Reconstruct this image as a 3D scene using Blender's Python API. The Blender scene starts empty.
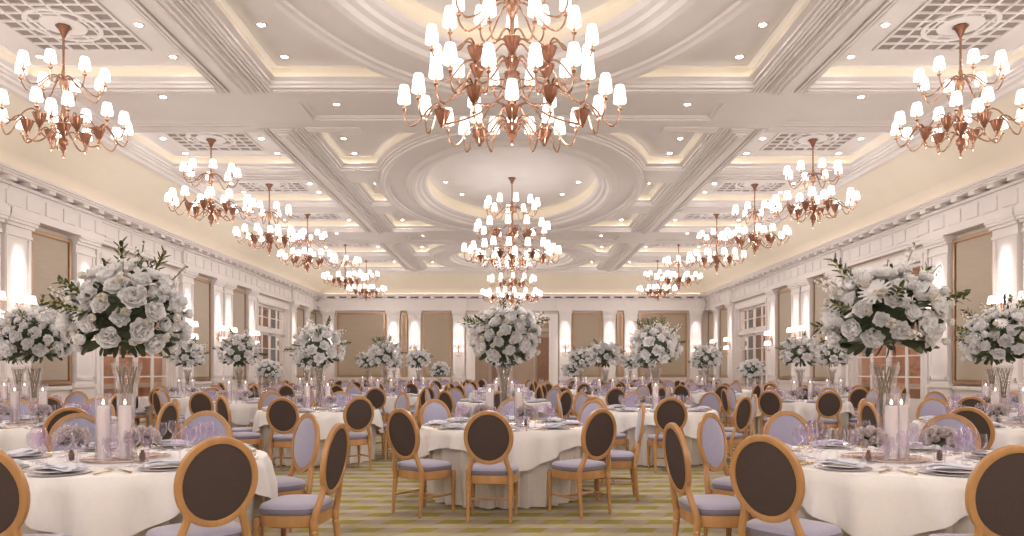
import bpy, math, random
from math import sin, cos, pi, sqrt, radians, atan2
from mathutils import Vector, Matrix
from mathutils.geometry import tessellate_polygon

random.seed(7)
SC = bpy.context.scene
COL = SC.collection
EYE = 1.316            # camera height

# ------------------------------------------------------------------ materials
def new_mat(name):
    m = bpy.data.materials.new(name); m.use_nodes = True
    nt = m.node_tree
    return m, nt, nt.nodes['Principled BSDF']

def paint(name, col, rough=0.5, metal=0.0, var=0.06, scale=8.0, bump=0.0, spec=0.5, sheen=0.0, stretch=None):
    m, nt, b = new_mat(name)
    tc = nt.nodes.new('ShaderNodeTexCoord')
    nz = nt.nodes.new('ShaderNodeTexNoise'); nz.inputs['Scale'].default_value = scale; nz.inputs['Detail'].default_value = 3
    if stretch:
        mp = nt.nodes.new('ShaderNodeMapping'); mp.inputs['Scale'].default_value = stretch
        nt.links.new(tc.outputs['Object'], mp.inputs[0]); nt.links.new(mp.outputs[0], nz.inputs['Vector'])
    else:
        nt.links.new(tc.outputs['Object'], nz.inputs['Vector'])
    rp = nt.nodes.new('ShaderNodeValToRGB')
    rp.color_ramp.elements[0].position = 0.3; rp.color_ramp.elements[1].position = 0.7
    rp.color_ramp.elements[0].color = tuple(c * (1 - var) for c in col) + (1,)
    rp.color_ramp.elements[1].color = tuple(min(1, c * (1 + var)) for c in col) + (1,)
    nt.links.new(nz.outputs['Fac'], rp.inputs[0]); nt.links.new(rp.outputs[0], b.inputs['Base Color'])
    b.inputs['Roughness'].default_value = rough; b.inputs['Metallic'].default_value = metal
    b.inputs['Specular IOR Level'].default_value = spec
    if sheen: b.inputs['Sheen Weight'].default_value = sheen
    if bump:
        bp = nt.nodes.new('ShaderNodeBump'); bp.inputs['Strength'].default_value = bump; bp.inputs['Distance'].default_value = 0.004
        nt.links.new(nz.outputs['Fac'], bp.inputs['Height']); nt.links.new(bp.outputs[0], b.inputs['Normal'])
    return m

def glow(name, col, strength, sample=True):
    m, nt, b = new_mat(name)
    e = nt.nodes.new('ShaderNodeEmission'); e.inputs[0].default_value = col + (1,); e.inputs[1].default_value = strength
    nt.links.new(e.outputs[0], nt.nodes['Material Output'].inputs[0]); nt.nodes.remove(b)
    if not sample: m.cycles.emission_sampling = 'NONE'
    return m

def glassy(name, tint, ior=1.45, body=0.04, rough=0.03, rim=0.55):
    m, nt, b = new_mat(name); nt.nodes.remove(b)
    N = nt.nodes.new
    t = N('ShaderNodeBsdfTransparent'); t.inputs[0].default_value = tint + (1,)
    g = N('ShaderNodeBsdfGlossy'); g.inputs['Roughness'].default_value = rough
    d = N('ShaderNodeBsdfDiffuse'); d.inputs[0].default_value = (0.86, 0.84, 0.88, 1)
    ge = N('ShaderNodeNewGeometry'); dt = N('ShaderNodeVectorMath'); dt.operation = 'DOT_PRODUCT'
    nt.links.new(ge.outputs['Incoming'], dt.inputs[0]); nt.links.new(ge.outputs['Normal'], dt.inputs[1])
    def mth(op, a, c):
        n = N('ShaderNodeMath'); n.operation = op
        for i, v in enumerate((a, c)):
            if isinstance(v, (int, float)): n.inputs[i].default_value = v
            else: nt.links.new(v, n.inputs[i])
        return n.outputs[0]
    ab = N('ShaderNodeMath'); ab.operation = 'ABSOLUTE'; nt.links.new(dt.outputs['Value'], ab.inputs[0])
    f0 = ((ior - 1) / (ior + 1)) ** 2        # thin sheet: the same reflectance from either face
    fres = mth('ADD', mth('MULTIPLY', mth('POWER', mth('SUBTRACT', 1.0, ab.outputs[0]), 5.0), 1 - f0), f0)
    m1 = N('ShaderNodeMixShader')
    edge = mth('ADD', mth('MULTIPLY', mth('POWER', mth('SUBTRACT', 1.0, ab.outputs[0]), 2.5), rim), body * .5)
    nt.links.new(edge, m1.inputs[0])
    m2 = N('ShaderNodeMixShader')
    L = nt.links.new
    L(t.outputs[0], m1.inputs[1]); L(d.outputs[0], m1.inputs[2])
    L(fres, m2.inputs[0]); L(m1.outputs[0], m2.inputs[1]); L(g.outputs[0], m2.inputs[2])
    L(m2.outputs[0], nt.nodes['Material Output'].inputs[0])
    return m

def petal_mat(name, col):
    m, nt, b = new_mat(name); nt.nodes.remove(b); N, L = nt.nodes.new, nt.links.new
    tc = N('ShaderNodeTexCoord'); nz = N('ShaderNodeTexNoise'); nz.inputs['Scale'].default_value = 25
    L(tc.outputs['Object'], nz.inputs['Vector'])
    rp = N('ShaderNodeValToRGB'); rp.color_ramp.elements[0].position = .35; rp.color_ramp.elements[1].position = .65
    rp.color_ramp.elements[0].color = tuple(c * .94 for c in col) + (1,); rp.color_ramp.elements[1].color = col + (1,)
    L(nz.outputs['Fac'], rp.inputs[0])
    d = N('ShaderNodeBsdfDiffuse'); t = N('ShaderNodeBsdfTranslucent'); mx = N('ShaderNodeMixShader'); mx.inputs[0].default_value = .45
    L(rp.outputs[0], d.inputs[0]); L(rp.outputs[0], t.inputs[0]); L(d.outputs[0], mx.inputs[1]); L(t.outputs[0], mx.inputs[2])
    L(mx.outputs[0], nt.nodes['Material Output'].inputs[0]); return m

def carpet_mat():
    m, nt, b = new_mat('woven_carpet')
    N, L = nt.nodes.new, nt.links.new
    def val(v):
        n = N('ShaderNodeValue'); n.outputs[0].default_value = v; return n.outputs[0]
    def mth(op, a, c=None):
        n = N('ShaderNodeMath'); n.operation = op
        for i, v in enumerate((a, c)):
            if v is None: continue
            if isinstance(v, (int, float)): n.inputs[i].default_value = v
            else: L(v, n.inputs[i])
        return n.outputs[0]
    def mix(f, a, c):
        n = N('ShaderNodeMix'); n.data_type = 'RGBA'
        L(f, n.inputs[0])
        for s, v in ((n.inputs[6], a), (n.inputs[7], c)):
            if isinstance(v, tuple): s.default_value = v + (1,)
            else: L(v, s)
        return n.outputs[2]
    tc = N('ShaderNodeTexCoord'); sp = N('ShaderNodeSeparateXYZ'); L(tc.outputs['Object'], sp.inputs[0])
    u = mth('DIVIDE', sp.outputs[0], 0.455); v = mth('DIVIDE', sp.outputs[1], 0.33)
    row = mth('FLOOR', v); fv = mth('SUBTRACT', v, row)
    us = mth('ADD', mth('SUBTRACT', u, mth('MULTIPLY', fv, 0.34)), mth('MULTIPLY', row, 0.5))
    cell = mth('LESS_THAN', mth('FRACT', us), 0.5)
    half = mth('LESS_THAN', fv, 0.55)
    # the pale in-between band splits on a slant of its own
    us2 = mth('ADD', us, mth('MULTIPLY', fv, -0.25))
    cell2 = mth('LESS_THAN', mth('FRACT', us2), 0.42)
    A = mix(cell, (0.36, 0.30, 0.24), (0.32, 0.27, 0.065))
    B = mix(cell2, (0.45, 0.39, 0.23), (0.47, 0.425, 0.335))
    base = mix(half, B, A)
    nz = N('ShaderNodeTexNoise'); nz.inputs['Scale'].default_value = 260; L(tc.outputs['Object'], nz.inputs['Vector'])
    nz2 = N('ShaderNodeTexNoise'); nz2.inputs['Scale'].default_value = 7; L(tc.outputs['Object'], nz2.inputs['Vector'])
    f = mth('ADD', mth('MULTIPLY', nz.outputs[0], 0.35), mth('MULTIPLY', nz2.outputs[0], 0.3))
    f = mth('ADD', f, 0.57)
    hs = N('ShaderNodeHueSaturation'); L(f, hs.inputs['Value']); L(base, hs.inputs['Color'])
    L(hs.outputs[0], b.inputs['Base Color'])
    b.inputs['Roughness'].default_value = 0.95; b.inputs['Specular IOR Level'].default_value = 0.15
    bp = N('ShaderNodeBump'); bp.inputs['Strength'].default_value = 0.3; bp.inputs['Distance'].default_value = 0.004
    L(nz.outputs[0], bp.inputs['Height']); L(bp.outputs[0], b.inputs['Normal'])
    return m

M = dict(
    carpet=carpet_mat(),
    ceil=paint('ceiling_paint', (0.75, 0.705, 0.70), 0.7, var=0.015, scale=2),
    tray=paint('ceiling_tray_paint', (0.76, 0.715, 0.715), 0.7, var=0.015, scale=2),
    cove=paint('cove_cream_paint', (0.82, 0.745, 0.635), 0.75, var=0.015, scale=2),
    wall=paint('white_woodwork', (0.71, 0.655, 0.645), 0.45, var=0.015, scale=3),
    wallback=paint('wall_ivory', (0.62, 0.54, 0.47), 0.6, var=0.02, scale=3),
    silk=paint('tan_silk_panel', (0.36, 0.285, 0.21), 0.55, var=0.05, scale=3, stretch=(1, 1, 14), sheen=0.3),
    bronze=paint('bronze_moulding', (0.36, 0.22, 0.13), 0.35, metal=0.4, var=0.08),
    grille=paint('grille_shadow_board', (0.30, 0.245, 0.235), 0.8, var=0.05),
    oak=paint('honey_oak', (0.44, 0.235, 0.098), 0.32, var=0.14, scale=14, stretch=(1, 1, 0.15), bump=0.05),
    lavender=paint('lavender_velvet', (0.32, 0.305, 0.43), 0.7, var=0.05, scale=60, sheen=0.5, bump=0.05),
    shaded_lavender=paint('shaded_seat_side', (0.17, 0.15, 0.20), 0.7, var=0.05, scale=60, sheen=0.3),  # darker lavender: the shadow on the seat's sides is painted in
    taupe=paint('taupe_weave', (0.072, 0.052, 0.048), 0.85, var=0.10, scale=120, bump=0.15, spec=0.2),
    cloth=paint('white_damask', (0.79, 0.765, 0.755), 0.55, var=0.02, scale=40, sheen=0.4),
    skirt=paint('ivory_satin', (0.68, 0.63, 0.59), 0.5, var=0.03, scale=30, sheen=0.3),
    napkin=paint('pale_blue_linen', (0.66, 0.67, 0.76), 0.7, var=0.03, scale=60, bump=0.1),
    china=paint('pearl_china', (0.78, 0.75, 0.76), 0.12, var=0.01),
    silver=paint('silver_rim', (0.78, 0.74, 0.77), 0.2, metal=0.35, var=0.02),
    gold=paint('gold_cutlery', (0.80, 0.55, 0.22), 0.2, metal=1.0, var=0.04),
    copper=paint('rose_copper', (0.50, 0.30, 0.21), 0.25, metal=0.9, var=0.10, scale=20),
    copperdk=paint('dark_copper_flutes', (0.27, 0.125, 0.08), 0.3, metal=0.8, var=0.15, scale=20),
    domeled=glow('dome_led_strip', (1.0, 0.90, 0.68), 1.2),
    shade=glow('lit_fabric_shade', (1.0, 0.91, 0.85), 2.9),
    sconce_shade=glow('lit_sconce_shade', (1.0, 0.84, 0.70), 2.2),
    panel=glow('ceiling_fill_panel', (1.0, 0.86, 0.72), 5.0),
    down=glow('downlight_lens', (1.0, 0.93, 0.88), 60.0),
    led=glow('cove_led_strip', (1.0, 0.89, 0.70), 7.5),
    trayled=glow('tray_led_strip', (1.0, 0.92, 0.74), 2.4),
    flame=glow('candle_flame', (1.0, 0.85, 0.62), 5.0, False),
    wax=paint('white_wax', (0.80, 0.77, 0.78), 0.4, var=0.02),
    glass=glassy('clear_crystal', (0.97, 0.96, 0.98), ior=1.5, body=0.10, rim=0.8),
    lilac=glassy('lilac_tinted_crystal', (0.92, 0.87, 0.945), ior=1.5, body=0.06, rim=0.8),
    vase=glassy('clear_vase_glass', (0.98, 0.96, 0.965), ior=1.45, body=0.10),
    pane=glassy('window_pane_glass', (0.95, 0.93, 0.92), body=0.02, rim=0.0),
    mirror=paint('rosy_mirror', (0.75, 0.62, 0.58), 0.06, metal=1.0, var=0.01),
    petal=petal_mat('white_petal', (0.93, 0.925, 0.94)),
    petal2=petal_mat('cream_petal', (0.91, 0.88, 0.84)),
    blush=petal_mat('dusty_rose_petal', (0.78, 0.70, 0.70)),
    heart=paint('flower_heart', (0.52, 0.36, 0.26), 0.7, var=0.2, scale=60),
    leaf=paint('dark_leaf', (0.040, 0.058, 0.022), 0.5, var=0.35, scale=9),
    leaf2=paint('yellow_green_bud', (0.34, 0.36, 0.07), 0.6, var=0.25, scale=40),
    stem=paint('cut_stem', (0.16, 0.15, 0.07), 0.6, var=0.2),
    twig=paint('brown_twig', (0.10, 0.06, 0.035), 0.7, var=0.2),
    cone=paint('pine_cone', (0.17, 0.075, 0.04), 0.6, var=0.3, scale=50),
    brownwall=paint('corridor_rosewood', (0.50, 0.27, 0.17), 0.5, var=0.25, scale=1.2),
    foyer=paint('foyer_rose_marble', (0.52, 0.385, 0.31), 0.4, var=0.10, scale=1.5),
    foyerdk=paint('foyer_walnut', (0.34, 0.19, 0.13), 0.5, var=0.15),
)

# ------------------------------------------------------------------ mesh builder
class MB:
    def __init__(s): s.v = []; s.f = []; s.mi = []; s.mats = []
    def m(s, mat):
        if mat not in s.mats: s.mats.append(mat)
        return s.mats.index(mat)
    def add(s, vs, fs, mat):
        b = len(s.v); k = s.m(mat)
        s.v.extend(tuple(p) for p in vs)
        s.f.extend(tuple(b + i for i in f) for f in fs); s.mi.extend([k] * len(fs))
    def box(s, x0, x1, y0, y1, z0, z1, mat):
        if x0 > x1: x0, x1 = x1, x0
        if y0 > y1: y0, y1 = y1, y0
        vs = [(x0, y0, z0), (x1, y0, z0), (x1, y1, z0), (x0, y1, z0), (x0, y0, z1), (x1, y0, z1), (x1, y1, z1), (x0, y1, z1)]
        s.add(vs, [(3, 2, 1, 0), (4, 5, 6, 7), (0, 1, 5, 4), (1, 2, 6, 5), (2, 3, 7, 6), (3, 0, 4, 7)], mat)
    def quad(s, a, b, c, d, mat): s.add([a, b, c, d], [(0, 1, 2, 3)], mat)
    def lathe(s, prof, seg, mat, c=(0, 0, 0), flute=None, cap0=False, cap1=False):
        vs, fs = [], []
        for k, (r, z) in enumerate(prof):
            for i in range(seg):
                a = 2 * pi * i / seg; rr = r
                if flute: rr = r * (1 - flute * (i % 2))
                vs.append((c[0] + rr * cos(a), c[1] + rr * sin(a), c[2] + z))
        for k in range(len(prof) - 1):
            for i in range(seg):
                j = (i + 1) % seg
                fs.append((k * seg + i, k * seg + j, (k + 1) * seg + j, (k + 1) * seg + i))
        if cap0: fs.append(tuple(range(seg - 1, -1, -1)))
        if cap1: fs.append(tuple((len(prof) - 1) * seg + i for i in range(seg)))
        s.add(vs, fs, mat)
    def tube(s, pts, rad, seg, mat, closed=False, sq=None):
        pts = [Vector(p) for p in pts]; n = len(pts)
        rads = rad if isinstance(rad, (list, tuple)) else [rad] * n
        vs, fs = [], []
        up = None
        for k in range(n):
            if closed: t = pts[(k + 1) % n] - pts[k - 1]
            else: t = pts[min(k + 1, n - 1)] - pts[max(k - 1, 0)]
            t.normalize()
            if up is None:
                up = Vector((0, 0, 1)) if abs(t.z) < 0.9 else Vector((0, 1, 0))
            up = (up - t * up.dot(t)); up.normalize()
            sd = t.cross(up)
            for i in range(seg):
                a = 2 * pi * i / seg
                ca, sa = cos(a), sin(a)
                if sq: ca *= sq[0]; sa *= sq[1]
                vs.append(pts[k] + sd * (rads[k] * ca) + up * (rads[k] * sa))
        for k in range(n if closed else n - 1):
            for i in range(seg):
                j = (i + 1) % seg; k2 = (k + 1) % n
                fs.append((k * seg + i, k * seg + j, k2 * seg + j, k2 * seg + i))
        if not closed:
            fs.append(tuple(range(seg - 1, -1, -1))); fs.append(tuple((n - 1) * seg + i for i in range(seg)))
        s.add(vs, fs, mat)
    def ball(s, c, r, mat, seg=8, rings=5, sz=1.0):
        vs = [(c[0], c[1], c[2] - r * sz)]; fs = []
        for k in range(1, rings):
            a = pi * k / rings
            for i in range(seg):
                b = 2 * pi * i / seg
                vs.append((c[0] + r * sin(a) * cos(b), c[1] + r * sin(a) * sin(b), c[2] - r * sz * cos(a)))
        vs.append((c[0], c[1], c[2] + r * sz))
        for i in range(seg):
            j = (i + 1) % seg
            fs.append((0, 1 + j, 1 + i))
            for k in range(rings - 2):
                a = 1 + k * seg
                fs.append((a + i, a + j, a + seg + j, a + seg + i))
            e = 1 + (rings - 2) * seg
            fs.append((e + i, e + j, len(vs) - 1))
        s.add(vs, fs, mat)
    def merge(s, o, mtx=None):
        b = len(s.v)
        s.v.extend(tuple(mtx @ Vector(p)) if mtx else p for p in o.v)
        s.f.extend(tuple(b + i for i in f) for f in o.f)
        mp = [s.m(x) for x in o.mats]
        s.mi.extend(mp[i] for i in o.mi)
    def mesh(s, name, smooth=True):
        me = bpy.data.meshes.new(name)
        me.from_pydata(s.v, [], s.f)
        for mm in s.mats: me.materials.append(mm)
        me.polygons.foreach_set('material_index', s.mi)
        me.polygons.foreach_set('use_smooth', [smooth] * len(s.f))
        me.update()
        if smooth:
            try: me.set_sharp_from_angle(angle=radians(42))
            except Exception: pass
        return me

def spline(pts, n=5):
    pts = [Vector(p) for p in pts]; out = []
    for i in range(len(pts) - 1):
        p0 = pts[max(i - 1, 0)]; p1 = pts[i]; p2 = pts[i + 1]; p3 = pts[min(i + 2, len(pts) - 1)]
        for k in range(n):
            t = k / n
            out.append(0.5 * ((2 * p1) + (p2 - p0) * t + (2 * p0 - 5 * p1 + 4 * p2 - p3) * t * t + (3 * p1 - p0 - 3 * p2 + p3) * t ** 3))
    out.append(pts[-1]); return out

# ------------------------------------------------------------------ objects
def tag(o, label=None, cat=None, group=None, kind=None):
    if label: o['label'] = label
    if cat: o['category'] = cat
    if group: o['group'] = group
    if kind: o['kind'] = kind
    return o

def empty(name, loc=(0, 0, 0), rz=0.0):
    o = bpy.data.objects.new(name, None); COL.objects.link(o)
    o.location = loc; o.rotation_euler = (0, 0, rz); o.empty_display_size = 0.1
    return o

def put(name, mb, parent=None, loc=(0, 0, 0), rot=(0, 0, 0), smooth=True):
    me = mb.mesh(name, smooth) if isinstance(mb, MB) else mb
    o = bpy.data.objects.new(name, me); COL.objects.link(o)
    o.location = loc; o.rotation_euler = rot
    if parent: o.parent = parent
    return o

KIDS = {}
def kids(o):
    if o.name not in KIDS: KIDS[o.name] = list(o.children)
    return KIDS[o.name]

def copy_tree(o, parent=None):
    c = o.copy(); COL.objects.link(c)
    if parent: c.parent = parent
    for ch in kids(o): copy_tree(ch, c)
    return c

class Proto:
    """Builds a thing once, then hands out the original first and copies afterwards."""
    def __init__(s, fn): s.fn = fn; s.o = None
    def __call__(s, loc, rz=0.0, label=None, group=None):
        if s.o is None:
            s.o = s.fn(); r = s.o; bpy.context.view_layer.update()
            kids(r); [kids(c) for c in kids(r)]
        else: r = copy_tree(s.o)
        r.location = loc; r.rotation_euler = (0, 0, rz)
        if label: r['label'] = label
        if group: r['group'] = group
        return r

def struct(name, mb, label, cat, smooth=False, loc=(0, 0, 0), group=None):
    return tag(put(name, mb, None, loc, smooth=smooth), label, cat, group, 'structure')

# ------------------------------------------------------------------ the room shell
HW, Y0, Y1 = 9.5, -13.0, 35.2            # half width, back and far walls
ZB = EYE + 4.65                          # beam undersides
ZL = EYE + 4.80                          # tray lips
ZR = EYE + 4.95                          # tray ceilings
CX, CY1 = 7.95, 33.75                    # edge of the flat ceiling
CORN = 4.99

b = MB(); b.box(-14, 14, Y0 - 0.5, 44, -0.2, 0, M['carpet'])
struct('floor', b, 'olive and taupe checked carpet over the whole ballroom floor', 'floor')

def offset_poly(poly, d):
    n = len(poly); out = []
    area = sum(poly[i][0] * poly[(i + 1) % n][1] - poly[(i + 1) % n][0] * poly[i][1] for i in range(n))
    sg = 1 if area > 0 else -1
    for i in range(n):
        p0 = Vector(poly[i - 1]); p1 = Vector(poly[i]); p2 = Vector(poly[(i + 1) % n])
        e1 = (p1 - p0).normalized(); e2 = (p2 - p1).normalized()
        n1 = Vector((-e1.y, e1.x)) * sg; n2 = Vector((-e2.y, e2.x)) * sg
        k = n1 + n2
        k = k / max(0.35, 1 + n1.dot(n2))
        q = p1 + k * d
        out.append((q.x, q.y))
    return out

def loop_strip(mb, A, za, B, zb, mat):
    n = len(A)
    vs = [(p[0], p[1], za) for p in A] + [(p[0], p[1], zb) for p in B]
    mb.add(vs, [(i, (i + 1) % n, n + (i + 1) % n, n + i) for i in range(n)], mat)

def ellipse(c, a, bb, n=72):
    return [(a * cos(2 * pi * i / n), c + bb * sin(2 * pi * i / n)) for i in range(n)]

bays = [(-0.5, None), (3.2, 0), (6.85, 0), (10.5, 0), (15.6, 1), (19.32, 1), (22.9, 1), (28.1, 2), (32.1, 2)]
half = {15.6: 1.22, 19.32: 1.14, 22.9: 1.2, 28.1: 1.22, 32.1: 1.36, 10.5: 1.36, 6.85: 1.3, 3.2: 1.3, -0.5: 1.3}
domes = [(7.0, 2.2, 3.9, 3.4, 5.5), (19.4, 2.2, 3.9, 3.4, 5.5), (30.3, 2.2, 2.45, 3.4, 3.75)]
LADD = 0.12
ceilb = MB()
holes = []
trays = []
led = MB()
def tray(poly, zr=ZR):
    holes.append(poly)
    steps = [(0, ZB), (0, ZB + .05), (.045, ZB + .05), (.045, ZB + .09), (.09, ZB + .11), (LADD, ZB + .13), (LADD, ZL)]
    prev = None
    for off, z in steps:
        q = offset_poly(poly, off) if off else poly
        if prev: loop_strip(ceilb, prev[0], prev[1], q, z, M['ceil'])
        prev = (q, z)
    back = offset_poly(poly, LADD - 0.07)
    loop_strip(ceilb, prev[0], ZL, back, ZL, M['tray'])
    loop_strip(ceilb, back, ZL, back, zr, M['cove'])
    l0 = offset_poly(poly, LADD - 0.025)
    l1 = offset_poly(poly, LADD - 0.055)
    loop_strip(led, l0, ZL + 0.006, l1, ZL + 0.006, M['trayled'])
    tri = tessellate_polygon([[Vector((p[0], p[1], 0)) for p in back]])
    ceilb.add([(p[0], p[1], zr) for p in back], tri, M['tray'])
    # fine bead on the tray ceiling
    r0, r1 = offset_poly(poly, LADD + .03), offset_poly(poly, LADD + .06)
    loop_strip(ceilb, r0, zr - .012, r1, zr - .012, M['tray'])
    loop_strip(ceilb, r1, zr - .012, r1, zr, M['tray'])
    loop_strip(ceilb, r0, zr - .012, r0, zr, M['tray'])

for yc, k in bays:
    h = half[yc] + LADD
    for sx in (-1, 1):
        tray([(sx * 4.88, yc - h), (sx * 7.90, yc - h), (sx * 7.90, yc + h), (sx * 4.88, yc + h)])
    if k is None: continue
    c, a, bb, ao, bo = domes[k]
    for sx in (-1, 1):
        y0, y1 = yc - h, yc + h
        pts = [(sx * 3.98, y0), (sx * 3.98, y1)]
        n = 14; ok = True
        for i in range(n + 1):
            y = y1 + (y0 - y1) * i / n
            t = 1 - ((y - c) / bo) ** 2
            x = ao * sqrt(t) if t > 0 else 0.0
            pts.append((sx * max(x, 0.25), y))
        tray(pts)
# sunk panels in the wide cross beams
def sunk(poly, depth=.07):
    holes.append(poly)
    q = offset_poly(poly, .05); q2 = offset_poly(poly, .09)
    loop_strip(ceilb, poly, ZB, poly, ZB + .03, M['ceil'])
    loop_strip(ceilb, poly, ZB + .03, q, ZB + .03, M['ceil'])
    loop_strip(ceilb, q, ZB + .03, q2, ZB + depth, M['ceil'])
    ceilb.add([(p[0], p[1], ZB + depth) for p in q2], [tuple(range(len(q2)))], M['ceil'])
for y0, y1 in ((12.25, 13.85), (24.5, 26.3)):
    for x0, x1 in ((-7.7, -5.1), (5.1, 7.7)): sunk([(x0, y0), (x1, y0), (x1, y1), (x0, y1)])
sunk([(-3.7, 12.68), (3.7, 12.68), (3.7, 13.55), (-3.7, 13.55)])
sunk([(-3.7, 25.1), (3.7, 25.1), (3.7, 26.2), (-3.7, 26.2)])
# the oval domes
for c, a, bb, ao, bo in domes:
    E = lambda t: ellipse(c, a + (ao - a) * t, bb + (bo - bb) * t)
    out = E(0.97); holes.append(out)
    prof = [(0.97, 0), (0.97, -.05), (0.90, -.05), (0.86, -.02), (0.80, -.02), (0.80, .03), (0.45, .03), (0.40, -.03), (0.33, -.05), (0.26, -.03), (0.22, .03), (0.15, .05), (0.12, .10), (0.05, .12), (0.0, .16), (0.0, .2)]
    for i in range(len(prof) - 1):
        loop_strip(ceilb, E(prof[i][0]), ZB + prof[i][1], E(prof[i + 1][0]), ZB + prof[i + 1][1], M['ceil'])
    back = ellipse(c, a + .16, bb + .16)
    loop_strip(ceilb, E(0), ZB + .2, back, ZB + .2, M['tray'])
    loop_strip(ceilb, back, ZB + .2, ellipse(c, a + .12, bb + .12), ZB + .44, M['cove'])
    loop_strip(ceilb, ellipse(c, a + .12, bb + .12), ZB + .44, ellipse(c, a + .02, bb + .02), ZB + .48, M['cove'])
    ceilb.add([(p[0], p[1], ZB + .48) for p in ellipse(c, a + .02, bb + .02)], [tuple(range(72))], M['tray'])
    loop_strip(led, ellipse(c, a + .03, bb + .03), ZB + .206, ellipse(c, a + .10, bb + .10), ZB + .206, M['domeled'])
# the beam underside, one face with every opening cut out
outer = [(-CX, Y0), (CX, Y0), (CX, CY1), (-CX, CY1)]
loops = [[Vector((p[0], p[1], 0)) for p in outer]] + [[Vector((p[0], p[1], 0)) for p in h] for h in holes]
flat = [p for l in loops for p in l]
ceilb.add([(p.x, p.y, ZB) for p in flat], tessellate_polygon(loops), M['ceil'])
# raised ribs running down the long beams, broken where the wide cross beams meet them
for y0, y1 in ((Y0, 12.2), (13.95, 24.4), (26.45, CY1 - .2)):
    for sx in (-1, 1):
        for x, w, d in ((4.43, .22, .03), (4.43, .18, .06), (4.43, .11, .10), (4.43, .05, .13), (4.72, .018, .035), (4.79, .018, .03), (4.84, .012, .02), (4.14, .018, .035), (4.07, .018, .03), (4.02, .012, .02)):
            ceilb.box(sx * (x - w), sx * (x + w), y0 + d * 1.5, y1 - d * 1.5, ZB - d, ZB + .001, M['ceil'])
for y in (12.08, 12.16, 13.93, 14.03, 14.12, 24.24, 24.34, 26.5, 26.6):
    for x0, x1 in ((-7.9, -4.9), (-3.95, 3.95), (4.9, 7.9)):
        if x0 == -3.95 and y not in (12.08, 12.16): 
            for sx in (-1, 1): ceilb.box(sx * 2.9, sx * 3.95, y - .016, y + .016, ZB - .03, ZB + .001, M['ceil'])
            continue
        ceilb.box(x0, x1, y - .016, y + .016, ZB - .03, ZB + .001, M['ceil'])
for y in (17.28, 17.5, 17.72, 20.9, 21.1, 21.3, 8.5, 29.55, 30.0, 30.45):
    for x0, x1 in ((-7.9, -4.9), (4.9, 7.9)): ceilb.box(x0, x1, y - .03, y + .03, ZB - .03, ZB + .001, M['ceil'])
# border moulding round the flat ceiling and the lit cove below it
def ring_profile(mb, prof, mat):
    for (d0, z0), (d1, z1) in zip(prof, prof[1:]):
        for sx in (-1, 1):
            mb.quad((sx * (HW - d0), Y0, z0), (sx * (HW - d0), Y1 - d0, z0), (sx * (HW - d1), Y1 - d1, z1), (sx * (HW - d1), Y0, z1), mat)
        mb.quad((-(HW - d0), Y1 - d0, z0), (HW - d0, Y1 - d0, z0), (HW - d1, Y1 - d1, z1), (-(HW - d1), Y1 - d1, z1), mat)
dE = HW - CX
ring_profile(ceilb, [(dE + .0, ZB), (dE + .0, ZB - .05), (dE - .07, ZB - .07), (dE - .10, ZB - .12), (dE - .16, ZB - .14), (dE - .16, ZB - .06)], M['ceil'])
ring_profile(ceilb, [(dE - .16, ZB - .06), (.9, 5.58), (.5, 5.25), (.12, 4.86), (.0, 4.86)], M['cove'])
struct('ceiling', ceilb, 'coffered white plaster ceiling with three sunken ovals and cream coves', 'ceiling')
o = put('trim_1', led, smooth=False); tag(o, 'warm light strips tucked on the ledges of the ceiling trays', 'light strip', kind='structure')
b = MB()
for sx in (-1, 1):
    b.quad((sx * (HW - .28), Y0, CORN + .012), (sx * (HW - .28), Y1 - .28, CORN + .012), (sx * (HW - .20), Y1 - .2, CORN + .012), (sx * (HW - .20), Y0, CORN + .012), M['led'])
b.quad((-(HW - .28), Y1 - .28, CORN + .012), (HW - .28, Y1 - .28, CORN + .012), (HW - .2, Y1 - .2, CORN + .012), (-(HW - .2), Y1 - .2, CORN + .012), M['led'])
o = put('trim_2', b, smooth=False); tag(o, 'warm light strip lying along the cornice top under the cove', 'light strip', kind='structure')

# walls -------------------------------------------------------------------
DOORS = [8.3, 18.55, 28.8]
DHALF, DTOP = 1.78, 3.86
for sx, side in ((-1, 'left'), (1, 'right')):
    b = MB(); x0, x1 = sx * HW, sx * (HW + .25)
    cuts = [Y0] + [v for d in DOORS for v in (d - DHALF, d + DHALF)] + [Y1 + .25]
    for i in range(0, len(cuts), 2): b.box(x0, x1, cuts[i], cuts[i + 1], 0, 6.4, M['wallback'])
    for d in DOORS: b.box(x0, x1, d - DHALF, d + DHALF, DTOP, 6.4, M['wallback'])
    struct('wall_' + side, b, 'long %s side wall of ivory panelling with glazed doorways' % side, 'wall')
    # corridor behind the glazed doors
    b = MB()
    b.box(sx * 11.6, sx * 11.8, Y0, Y1, 0, 4.4, M['brownwall'])
    b.box(sx * 9.75, sx * 11.8, Y0, Y1, 4.2, 4.4, M['wallback'])
    for d in DOORS:
        for t in (-1.5, -.5, .5, 1.5): b.box(sx * 11.5, sx * 11.62, d + t - .12, d + t + .12, 0, 4.2, M['wallback'])
        for t in (-1, 0, 1): b.box(sx * 11.52, sx * 11.62, d + t - .3, d + t + .3, 1.2, 2.6, M['foyerdk'])
        b.box(sx * 10.2, sx * 10.9, d - 4.6, d + 4.6, 4.16, 4.2, M['panel'])  # glowing panel added overhead to brighten the corridor wall
    b.box(sx * 11.5, sx * 11.62, Y0, Y1, .8, .95, M['wallback'])
    struct('trim_corridor_' + side, b, 'rosewood corridor glimpsed through the %s glazed doors' % side, 'corridor')
b = MB()
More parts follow.
